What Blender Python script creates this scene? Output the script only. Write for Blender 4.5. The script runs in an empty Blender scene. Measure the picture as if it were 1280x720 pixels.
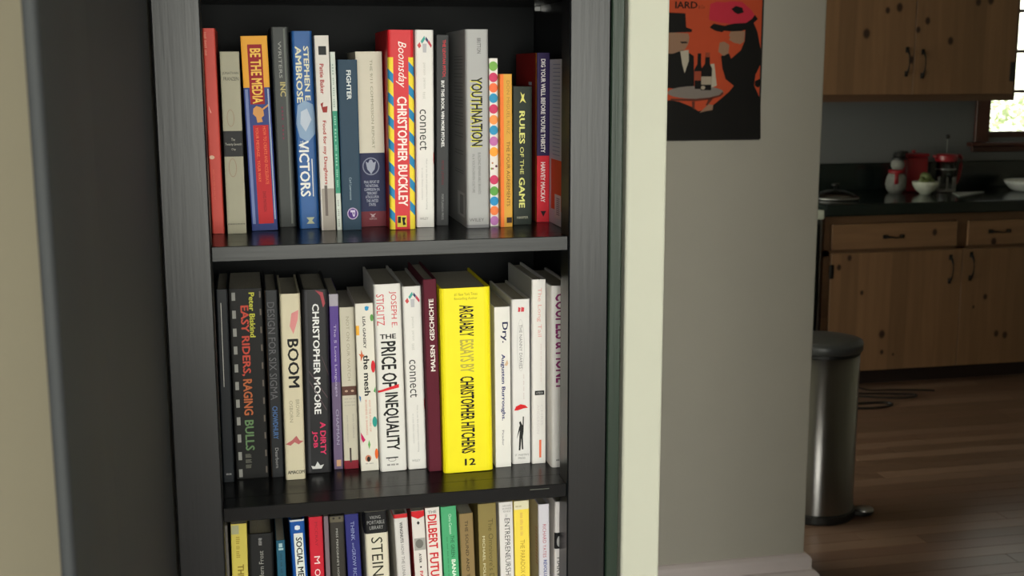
import bpy, bmesh, math, random
from mathutils import Vector, Matrix
random.seed(7)
PI = math.pi
scene = bpy.context.scene
COL = scene.collection

# ------------------------------------------------------------------ camera
F_PX, PITCH, YAW, ROLL = 1529.4, 0.17612, 0.21112, 0.00210
cam_data = bpy.data.cameras.new('camera')
cam_data.sensor_width = 36.0
cam_data.lens = F_PX / 1280 * 36.0
cam_data.clip_start = 0.05
cam_data.dof.use_dof = True
cam_data.dof.focus_distance = 1.68
cam_data.dof.aperture_fstop = 11.0
cam = bpy.data.objects.new('camera', cam_data)
COL.objects.link(cam)
fw = Vector((math.sin(YAW) * math.cos(PITCH), math.cos(YAW) * math.cos(PITCH), -math.sin(PITCH)))
rt0 = Vector((math.cos(YAW), -math.sin(YAW), 0))
dn0 = fw.cross(rt0)
c_, s_ = math.cos(ROLL), math.sin(ROLL)
rt = c_ * rt0 + s_ * dn0
dn = -s_ * rt0 + c_ * dn0
M = Matrix.Identity(4)
for i in range(3):
    M[i][0] = rt[i]; M[i][1] = -dn[i]; M[i][2] = -fw[i]
M[0][3], M[1][3], M[2][3] = 0.0, -1.5, 1.58
cam.matrix_world = M
scene.camera = cam

# ------------------------------------------------------------------ light and exposure
scene.view_settings.view_transform = 'Standard'
scene.view_settings.look = 'None'
scene.view_settings.gamma = 1.0
scene.view_settings.exposure = 0.0
world = bpy.data.worlds.new('overcast sky')
scene.world = world
world.use_nodes = True
wn = world.node_tree.nodes
wl = world.node_tree.links
wn.clear()
wo = wn.new('ShaderNodeOutputWorld'); wb = wn.new('ShaderNodeBackground')
wtc = wn.new('ShaderNodeTexCoord'); wsep = wn.new('ShaderNodeSeparateXYZ'); wr = wn.new('ShaderNodeValToRGB')
wl.new(wtc.outputs['Generated'], wsep.inputs[0]); wl.new(wsep.outputs['Z'], wr.inputs[0])
wr.color_ramp.elements[0].position = 0.0; wr.color_ramp.elements[0].color = (1, 1, .8, 1)
wr.color_ramp.elements[1].position = 0.6; wr.color_ramp.elements[1].color = (.97, 1, .95, 1)
wl.new(wr.outputs[0], wb.inputs['Color']); wb.inputs['Strength'].default_value = 5.0
wl.new(wb.outputs[0], wo.inputs[0])

def area(name, loc, target, sx, sy, power, col):
    d = bpy.data.lights.new(name, 'AREA'); d.shape = 'RECTANGLE'; d.size = sx; d.size_y = sy
    d.energy = power; d.color = col
    o = bpy.data.objects.new(name, d); COL.objects.link(o); o.location = loc
    o.rotation_euler = (Vector(target) - Vector(loc)).to_track_quat('-Z', 'Y').to_euler()
    return o
# daylight entering by the windows of the room behind the photographer
area('window_daylight', (.3, -3.95, 1.45), (.3, 0, 1.45), 2.8, 1.6, 103, (1, 1, .96))
area('side_window_daylight', (-2.45, -2.4, 1.8), (.6, -1, 1.4), 1.1, 1.1, 14, (.9, .95, 1))

# ------------------------------------------------------------------ materials
def lin(h):
    v = [int(h[i:i + 2], 16) / 255 for i in (0, 2, 4)]
    return [x / 12.92 if x <= .04045 else ((x + .055) / 1.055) ** 2.4 for x in v]
MATS = {}
def mat(name, col, rough=.5, metal=0, noise=.08, scale=30, bump=0, stretch=(1, 1, 1), spec=.5, coat=0, col2=None, alpha=1):
    if name in MATS: return MATS[name]
    m = bpy.data.materials.new(name); m.use_nodes = True
    n, l = m.node_tree.nodes, m.node_tree.links
    b = n['Principled BSDF']
    c = lin(col) if isinstance(col, str) else list(col)
    c2 = lin(col2) if col2 else [x * (1 - noise * 2) for x in c]
    tc = n.new('ShaderNodeTexCoord'); mp = n.new('ShaderNodeMapping'); mp.inputs['Scale'].default_value = stretch
    ns = n.new('ShaderNodeTexNoise'); ns.inputs['Scale'].default_value = scale; ns.inputs['Detail'].default_value = 5
    mx = n.new('ShaderNodeMix'); mx.data_type = 'RGBA'
    mx.inputs[6].default_value = (*c, 1); mx.inputs[7].default_value = (*c2, 1)
    l.new(tc.outputs['Object'], mp.inputs[0]); l.new(mp.outputs[0], ns.inputs['Vector'])
    l.new(ns.outputs['Fac'], mx.inputs[0]); l.new(mx.outputs[2], b.inputs['Base Color'])
    b.inputs['Roughness'].default_value = rough; b.inputs['Metallic'].default_value = metal
    b.inputs['Specular IOR Level'].default_value = spec
    b.inputs['Coat Weight'].default_value = coat
    if bump:
        bp = n.new('ShaderNodeBump'); bp.inputs['Strength'].default_value = bump; bp.inputs['Distance'].default_value = .002
        l.new(ns.outputs['Fac'], bp.inputs['Height']); l.new(bp.outputs[0], b.inputs['Normal'])
    MATS[name] = m
    return m
def ink(h): return mat('print_' + h, h, rough=.55, spec=.18, noise=.03, scale=60)
def paper(h, kind='p'): return mat('cover_%s_%s' % (kind, h), h, rough={'p': .5, 'h': .42, 'c': .8}[kind], spec=.18, noise=.05, scale=40, bump={'p': .02, 'h': .02, 'c': .35}[kind])

def glass(name, tint=(1, 1, 1), gloss=.12):
    if name in MATS: return MATS[name]
    m = bpy.data.materials.new(name); m.use_nodes = True
    n, l = m.node_tree.nodes, m.node_tree.links
    n.remove(n['Principled BSDF']); out = n['Material Output']
    t = n.new('ShaderNodeBsdfTransparent'); t.inputs[0].default_value = (*tint, 1)
    g = n.new('ShaderNodeBsdfGlossy'); g.inputs['Roughness'].default_value = .04
    fr = n.new('ShaderNodeFresnel'); fr.inputs[0].default_value = 1.5
    ad = n.new('ShaderNodeMath'); ad.operation = 'MULTIPLY_ADD'; ad.inputs[1].default_value = .9; ad.inputs[2].default_value = gloss * .4
    ns = n.new('ShaderNodeTexNoise'); ns.inputs['Scale'].default_value = 5
    bp = n.new('ShaderNodeBump'); bp.inputs['Strength'].default_value = .03
    l.new(ns.outputs['Fac'], bp.inputs['Height']); l.new(bp.outputs[0], g.inputs['Normal'])
    mx = n.new('ShaderNodeMixShader')
    l.new(fr.outputs[0], ad.inputs[0]); l.new(ad.outputs[0], mx.inputs[0]); l.new(t.outputs[0], mx.inputs[1]); l.new(g.outputs[0], mx.inputs[2]); l.new(mx.outputs[0], out.inputs[0])
    MATS[name] = m
    return m

def pine(name, base, dark, knots=(), vertical=True):
    """knotty pine: streaky grain in object space, board-wide tone steps and knots at (x, z, radius)"""
    m = bpy.data.materials.new(name); m.use_nodes = True
    n, l = m.node_tree.nodes, m.node_tree.links
    b = n['Principled BSDF']; b.inputs['Roughness'].default_value = .45
    tc = n.new('ShaderNodeTexCoord'); sep = n.new('ShaderNodeSeparateXYZ'); l.new(tc.outputs['Object'], sep.inputs[0])
    mp = n.new('ShaderNodeMapping'); mp.inputs['Scale'].default_value = (26, 8, 1.6) if vertical else (1.6, 8, 26)
    ns = n.new('ShaderNodeTexNoise'); ns.inputs['Scale'].default_value = 1.4; ns.inputs['Detail'].default_value = 6; ns.inputs['Distortion'].default_value = .6
    l.new(tc.outputs['Object'], mp.inputs[0]); l.new(mp.outputs[0], ns.inputs['Vector'])
    cr = n.new('ShaderNodeMix'); cr.data_type = 'RGBA'; cr.inputs[6].default_value = (*lin(base), 1); cr.inputs[7].default_value = (*lin(dark), 1)
    l.new(ns.outputs['Fac'], cr.inputs[0])
    # glued boards about 9 cm wide
    dv = n.new('ShaderNodeMath'); dv.operation = 'MULTIPLY'; dv.inputs[1].default_value = 11
    fl = n.new('ShaderNodeMath'); fl.operation = 'FLOOR'; wn_ = n.new('ShaderNodeTexWhiteNoise'); wn_.noise_dimensions = '1D'
    l.new(sep.outputs['X' if vertical else 'Z'], dv.inputs[0]); l.new(dv.outputs[0], fl.inputs[0]); l.new(fl.outputs[0], wn_.inputs['W'])
    mr = n.new('ShaderNodeMapRange'); mr.inputs['To Min'].default_value = .82; mr.inputs['To Max'].default_value = 1.08
    l.new(wn_.outputs['Value'], mr.inputs['Value'])
    ml = n.new('ShaderNodeMix'); ml.data_type = 'RGBA'; ml.blend_type = 'MULTIPLY'; ml.inputs[0].default_value = 1
    l.new(cr.outputs[2], ml.inputs[6]); l.new(mr.outputs[0], ml.inputs[7])
    last = ml.outputs[2]
    for kx, kz, kr in knots:
        v = n.new('ShaderNodeVectorMath'); v.operation = 'SUBTRACT'; v.inputs[1].default_value = (kx, 0, kz)
        sc = n.new('ShaderNodeVectorMath'); sc.operation = 'MULTIPLY'; sc.inputs[1].default_value = (1, 0, .75)
        ln = n.new('ShaderNodeVectorMath'); ln.operation = 'LENGTH'
        l.new(tc.outputs['Object'], v.inputs[0]); l.new(v.outputs[0], sc.inputs[0]); l.new(sc.outputs[0], ln.inputs[0])
        rg = n.new('ShaderNodeMapRange'); rg.interpolation_type = 'SMOOTHSTEP'
        rg.inputs['From Min'].default_value = kr * .55; rg.inputs['From Max'].default_value = kr * 1.25
        rg.inputs['To Min'].default_value = 1; rg.inputs['To Max'].default_value = 0
        l.new(ln.outputs['Value'], rg.inputs['Value'])
        k = n.new('ShaderNodeMix'); k.data_type = 'RGBA'; k.inputs[7].default_value = (*lin('2a120a'), 1)
        l.new(rg.outputs[0], k.inputs[0]); l.new(last, k.inputs[6]); last = k.outputs[2]
    l.new(last, b.inputs['Base Color'])
    bp = n.new('ShaderNodeBump'); bp.inputs['Strength'].default_value = .1; bp.inputs['Distance'].default_value = .002
    l.new(ns.outputs['Fac'], bp.inputs['Height']); l.new(bp.outputs[0], b.inputs['Normal'])
    return m

BLACK = mat('black_stain', '111316', rough=.34, noise=.12, scale=14, bump=.07, stretch=(14, 14, .7), spec=.42)
BLACKB = mat('black_back_panel', '101214', rough=.6, noise=.12, scale=14, spec=.15)
BLACKH = mat('black_stain_horizontal', '0f1113', rough=.25, noise=.15, scale=14, bump=.05, stretch=(.7, 14, 14), spec=.22)
GREENREFL = mat('black_stain_green_reflection', '25352a', rough=.38, noise=.2, scale=16, bump=.15,  # black stain with a green window reflection painted into the colour
  stretch=(16, 16, .6), spec=.3)
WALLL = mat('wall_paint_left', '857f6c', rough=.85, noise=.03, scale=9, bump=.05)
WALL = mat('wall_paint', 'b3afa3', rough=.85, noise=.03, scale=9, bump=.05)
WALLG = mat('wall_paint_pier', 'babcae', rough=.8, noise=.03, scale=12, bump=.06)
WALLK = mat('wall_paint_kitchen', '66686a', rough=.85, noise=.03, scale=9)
TRIMW = mat('white_trim', 'd3c8c6', rough=.5, noise=.04, scale=20)
CEIL = mat('ceiling_paint', 'dddad2', rough=.9, noise=.02, scale=5)
PAGES = mat('page_edges', 'b9b2a0', rough=.9, noise=.2, scale=60, stretch=(40, 1, 1), bump=.3)
METAL = mat('steel', 'a0a0a0', rough=.3, metal=1)
BRUSHED = mat('brushed_steel', '8c8a88', rough=.3, metal=1, noise=.06, scale=50, stretch=(30, 30, .4), bump=.05)
_n, _l = BRUSHED.node_tree.nodes, BRUSHED.node_tree.links
_t = _n.new('ShaderNodeTangent'); _t.direction_type = 'RADIAL'; _t.axis = 'Z'
_n['Principled BSDF'].inputs['Anisotropic'].default_value = .85; _n['Principled BSDF'].inputs['Anisotropic Rotation'].default_value = .25; _l.new(_t.outputs[0], _n['Principled BSDF'].inputs['Tangent'])
BLACKP = mat('black_plastic', '141414', rough=.4)
DARKMET = mat('dark_iron', '2a2826', rough=.45, metal=.8, noise=.2, scale=60, bump=.2)
GREYLID = mat('grey_lid', '4a4c4d', rough=.38, metal=.3, noise=.1)
CTOP = mat('green_black_countertop', '16201e', rough=.16, noise=.2, scale=80)
RED = mat('red_enamel', '8a1420', rough=.3)
WOODRED = mat('red_stained_wood', '4a1f14', rough=.35, noise=.2, scale=10, stretch=(1, 1, 1), bump=.1)
FIGW = mat('grey_cloth', '8f8f8b', rough=.8, noise=.3, scale=40, bump=.4)
WHITEC = mat('white_glaze', 'c8ccc0', rough=.25)

# ------------------------------------------------------------------ mesh helpers
def new_obj(name, bm, m, parent=None, smooth=False, mats=None):
    me = bpy.data.meshes.new(name)
    bmesh.ops.recalc_face_normals(bm, faces=bm.faces)
    bm.to_mesh(me); bm.free()
    for x in (mats or [m]): me.materials.append(x)
    if smooth:
        for p in me.polygons: p.use_smooth = True
    o = bpy.data.objects.new(name, me); COL.objects.link(o)
    if parent: o.parent = parent
    return o
def box(bm, x0, x1, y0, y1, z0, z1, bevel=0, seg=1):
    vs = [bm.verts.new((x, y, z)) for x in (x0, x1) for y in (y0, y1) for z in (z0, z1)]
    fs = [bm.faces.new([vs[i] for i in f]) for f in ((0, 1, 3, 2), (4, 6, 7, 5), (0, 4, 5, 1), (2, 3, 7, 6), (0, 2, 6, 4), (1, 5, 7, 3))]
    if bevel:
        es = list({e for f in fs for e in f.edges})
        bmesh.ops.bevel(bm, geom=es, offset=bevel, segments=seg, affect='EDGES', profile=.5)
def bx(name, m, *a, parent=None, bevel=0, seg=1):
    bm = bmesh.new(); box(bm, *a, bevel=bevel, seg=seg); return new_obj(name, bm, m, parent)
def lathe(bm, prof, cx=0, cy=0, n=32, a0=0, a1=2 * PI):
    rings = []
    full = abs(a1 - a0 - 2 * PI) < 1e-6
    k = n if full else n + 1
    for r, z in prof:
        rings.append([bm.verts.new((cx + r * math.cos(a0 + (a1 - a0) * i / n), cy + r * math.sin(a0 + (a1 - a0) * i / n), z)) for i in range(k)])
    for A, Bq in zip(rings, rings[1:]):
        for i in range(n):
            j = (i + 1) % k
            try: bm.faces.new((A[i], A[j], Bq[j], Bq[i]))
            except ValueError: pass
    bmesh.ops.remove_doubles(bm, verts=bm.verts, dist=1e-5)
def tube(bm, pts, r, n=8):
    pts = [Vector(p) for p in pts]; rings = []
    for i, p in enumerate(pts):
        t = (pts[min(i + 1, len(pts) - 1)] - pts[max(i - 1, 0)]).normalized()
        a = t.cross(Vector((0, 0, 1)))
        if a.length < .05: a = t.cross(Vector((1, 0, 0)))
        a.normalize(); b_ = t.cross(a)
        rr = r[i] if isinstance(r, (list, tuple)) else r
        rings.append([bm.verts.new(p + rr * (math.cos(2 * PI * k / n) * a + math.sin(2 * PI * k / n) * b_)) for k in range(n)])
    for A, Bq in zip(rings, rings[1:]):
        for i in range(n): bm.faces.new((A[i], A[(i + 1) % n], Bq[(i + 1) % n], Bq[i]))
    bm.faces.new(rings[0][::-1]); bm.faces.new(rings[-1])
def fill(bm, pts):
    from mathutils.geometry import tessellate_polygon
    P3 = [Vector(p) for p in pts]; vs = [bm.verts.new(p) for p in P3]
    for t in tessellate_polygon([P3]):
        a, b_, c = (P3[i] for i in t)
        if (b_ - a).cross(c - a).length < 1e-12: continue
        if (b_ - a).cross(c - a).y > 0: t = t[::-1]
        try: bm.faces.new([vs[i] for i in t])
        except ValueError: pass
def thing(name, label, cat, loc=(0, 0, 0), group=None):
    o = bpy.data.objects.new(name, None); COL.objects.link(o); o.empty_display_size = .05
    o.location = loc; o['label'] = label; o['category'] = cat
    if group: o['group'] = group
    return o
def tag(o, label, cat, group=None):
    o['label'] = label; o['category'] = cat
    if group: o['group'] = group
    return o
def struct(o, label=None):
    o['kind'] = 'structure'
    if label: o['label'] = label
    return o

# ------------------------------------------------------------------ room shell
CEIL_Z = 2.5
floor = struct(bx('floor', mat('subfloor', '3a2b22', rough=.7), -2.6, 5.6, -4.1, 4.75, -.06, -.008), 'brown hardwood strip floor')
ceiling = struct(bx('ceiling', CEIL, -2.6, 5.6, -4.1, 4.75, CEIL_Z, CEIL_Z + .06))
# niche wall: left part, pier right of the bookcase, back of the niche
NX0, NX1, NY = -.109, .4715, .37
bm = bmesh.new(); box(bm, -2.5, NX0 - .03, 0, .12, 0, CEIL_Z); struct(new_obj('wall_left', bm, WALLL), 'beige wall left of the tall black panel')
bm = bmesh.new(); box(bm, NX1, .5257, 0, NY + .1, 0, CEIL_Z, bevel=.004, seg=3); struct(new_obj('wall_pier', bm, WALLG), 'narrow pale green-white wall end right of the bookcase')
bm = bmesh.new(); box(bm, NX0 - .03, NX1, NY, NY + .1, 0, CEIL_Z); box(bm, NX0 - .03, NX0 - .001, 0, NY, 0, CEIL_Z); box(bm, NX0 - .001, NX1, 0, NY, 2.04, CEIL_Z); struct(new_obj('wall_niche', bm, WALL))
# wall with the poster
PY = 1.903
bm = bmesh.new(); box(bm, -.2, 1.677, PY, PY + .12, 0, CEIL_Z, bevel=.006, seg=3); struct(new_obj('wall_poster', bm, WALL), 'grey-beige wall with the poster')
bm = bmesh.new(); box(bm, -.25, -.15, .4, PY + .12, 0, CEIL_Z); struct(new_obj('wall_passage', bm, WALL))
# baseboard with cap and shoe moulding (profile swept along X, returned at the end)
def baseboard(name, x0, x1, y, m):
    prof = [(0, 0), (-.038, 0), (-.037, .008), (-.028, .018), (-.018, .021), (-.018, .052), (-.015, .06), (-.006, .068), (0, .07)]
    bm = bmesh.new(); A = []; Bq = []
    for dy, z in prof:
        A.append(bm.verts.new((x0, y + dy, z))); Bq.append(bm.verts.new((x1 - dy, y + dy, z)))
    Cq = [bm.verts.new((x1 - dy, y + .12, z)) for dy, z in prof]
    for i in range(len(prof) - 1):
        bm.faces.new((A[i], A[i + 1], Bq[i + 1], Bq[i])); bm.faces.new((Bq[i], Bq[i + 1], Cq[i + 1], Cq[i]))
    return struct(new_obj(name, bm, m), 'white moulded baseboard at the foot of the poster wall')
baseboard('baseboard_poster', -.1, 1.677, PY, TRIMW)
# kitchen walls
KY, KB = 4.0, 4.62
WX0, WX1, WZ0, WZ1 = 3.995, 5.2, 1.205, 2.15
bm = bmesh.new()
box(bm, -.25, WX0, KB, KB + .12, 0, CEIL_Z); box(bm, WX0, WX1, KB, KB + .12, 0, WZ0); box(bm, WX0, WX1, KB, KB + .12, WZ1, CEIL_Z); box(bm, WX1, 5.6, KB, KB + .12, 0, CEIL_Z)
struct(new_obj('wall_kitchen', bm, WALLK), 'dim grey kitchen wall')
struct(bx('wall_right', WALL, 5.5, 5.6, -4.1, 4.75, 0, CEIL_Z))
# rear wall with the big window and left wall with its window
bm = bmesh.new(); box(bm, -2.6, -1.1, -4.1, -4.0, 0, CEIL_Z); box(bm, 1.7, 5.6, -4.1, -4.0, 0, CEIL_Z); box(bm, -1.1, 1.7, -4.1, -4.0, 0, .64); box(bm, -1.1, 1.7, -4.1, -4.0, 2.26, CEIL_Z)
struct(new_obj('wall_rear', bm, WALL))
struct(bx('light_block_wall', WALL, 1.2, 5.5, -.12, 0, 0, CEIL_Z))  # unseen wall, added to keep the rear window's light off the kitchen
bm = bmesh.new(); box(bm, -2.6, -2.5, -4.1, -3.0, 0, CEIL_Z); box(bm, -2.6, -2.5, -1.8, .12, 0, CEIL_Z); box(bm, -2.6, -2.5, -3.0, -1.8, 0, 1.2); box(bm, -2.6, -2.5, -3.0, -1.8, 2.4, CEIL_Z)
struct(new_obj('wall_side', bm, WALL))

# hardwood strips, each its own board, where the floor is seen
def board_mat(k):
    base = ['806555', '75594a', '886c5b', '6f5647'][k]
    return mat('oak_board_%d' % k, base, rough=.3, noise=.18, scale=6, stretch=(2.2, 26, 1), bump=.12)
BM = [board_mat(k) for k in range(4)]
board_meshes = {}
def board_mesh(L, k):
    key = (round(L, 2), k)
    if key not in board_meshes:
        bm = bmesh.new(); box(bm, 0, L, 0, .0705, -.012, 0, bevel=.0008)
        me = bpy.data.meshes.new('floor_board'); bm.to_mesh(me); bm.free(); me.materials.append(BM[k]); board_meshes[key] = me
    return board_meshes[key]
y = 1.55
while y < KY + .06:
    x = 1.0 + random.choice((0, .2, .4, .6)) - .8
    while x < 4.4:
        L = random.choice((.8, 1.0, 1.2, 1.4))
        o = bpy.data.objects.new('floor_board', board_mesh(L - .001, random.randrange(4))); COL.objects.link(o); o.parent = floor
        o.location = (x, y, 0); x += L
    y += .0715
# the remaining floor, boards joined
bm = bmesh.new(); y = -4.0
while y < 1.5:
    box(bm, -2.5, 5.5, y, y + .0705, -.012, 0); y += .0715
o = new_obj('floor_board_field', bm, BM[0], floor); o['kind'] = 'stuff'

# ------------------------------------------------------------------ bookcase
ZT = 1.98
SH = [(1.6915, .0185), (1.371, .0185), (1.04, .0185), (.755, .0185), (.43, .0185), (.09, .0185)]
bc = thing('bookcase', 'tall black-stained wooden bookcase filled with rows of books, set in the wall niche', 'bookcase', (.1724, 0, 0))
OX = .1724
def bpart(name, m, x0, x1, y0, y1, z0, z1, bevel=.0012, parent=bc):
    o = bx(name, m, x0 - OX, x1 - OX, y0, y1, z0, z1, bevel=bevel); o.parent = parent; return o
SLx0, SLx1, SRx0, SRx1 = -.1045, -.0484, .3958, .4486
bpart('stile', BLACK, SLx0, SLx1, 0, .042, 0, ZT, .0018)
bpart('stile', BLACK, SRx0, SRx1, 0, .042, 0, ZT, .0018)
bpart('side_panel', BLACK, SLx0, -.0855, .042, .345, 0, ZT)
bpart('side_panel', BLACK, .4300, SRx1, .042, .345, 0, ZT)
bpart('back_panel', BLACKB, -.0855, .4300, .340, .346, .05, ZT)
bpart('top_board', BLACKH, -.107, .4495, -.004, .346, ZT, ZT + .03)
bpart('top_rail', BLACKH, SLx1, SRx0, 0, .02, 1.86, ZT)
bpart('plinth', BLACKH, SLx1, SRx0, .004, .024, 0, .072)
for z, t in SH:
    bm = bmesh.new(); box(bm, -.0850 - OX, .4295 - OX, .0425, .3395, z - t, z)
    box(bm, SLx1 + .0002 - OX, SRx0 - .0002 - OX, .004, .0425, z - t, z, bevel=.0008)
    new_obj('shelf', bm, BLACKH, bc)
bm = bmesh.new(); box(bm, SRx1 + .0008 - OX, .4662 - OX, -.001, .040, 0, ZT, bevel=.0015)
new_obj('edge_strip', bm, GREENREFL, bc)['label'] = 'narrow black strip with a painted green reflection along the outer right edge'
bm = bmesh.new(); box(bm, .346 - OX, .372 - OX, .0032, .0038, 1.0345, 1.0355); new_obj('scratch', bm, mat('bare_wood_scratch', '55574f', rough=.6), bc)
bm = bmesh.new(); box(bm, .421 - OX, .4295 - OX, .30, .304, 1.666, 1.6725); new_obj('shelf_pin', bm, METAL, bc)

PANELM = mat('black_panel_paint', '24282b', rough=.7, noise=.1, scale=12, bump=.05, stretch=(1, 8, .6))
# tall black panel standing forward, left of the bookcase
pn = thing('tall_panel', 'tall black panel of two upright boards reaching forward from the left side of the bookcase', 'panel', (-.112, -.4, 0))
bm = bmesh.new(); box(bm, -.012, .004, -.178, .398, .01, 2.2, bevel=.0015); new_obj('board', bm, PANELM, pn)
bm = bmesh.new(); box(bm, -.004, .005, -.392, -.181, .01, 2.2, bevel=.004, seg=4)
new_obj('board', bm, PANELM, pn, smooth=True)

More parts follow.
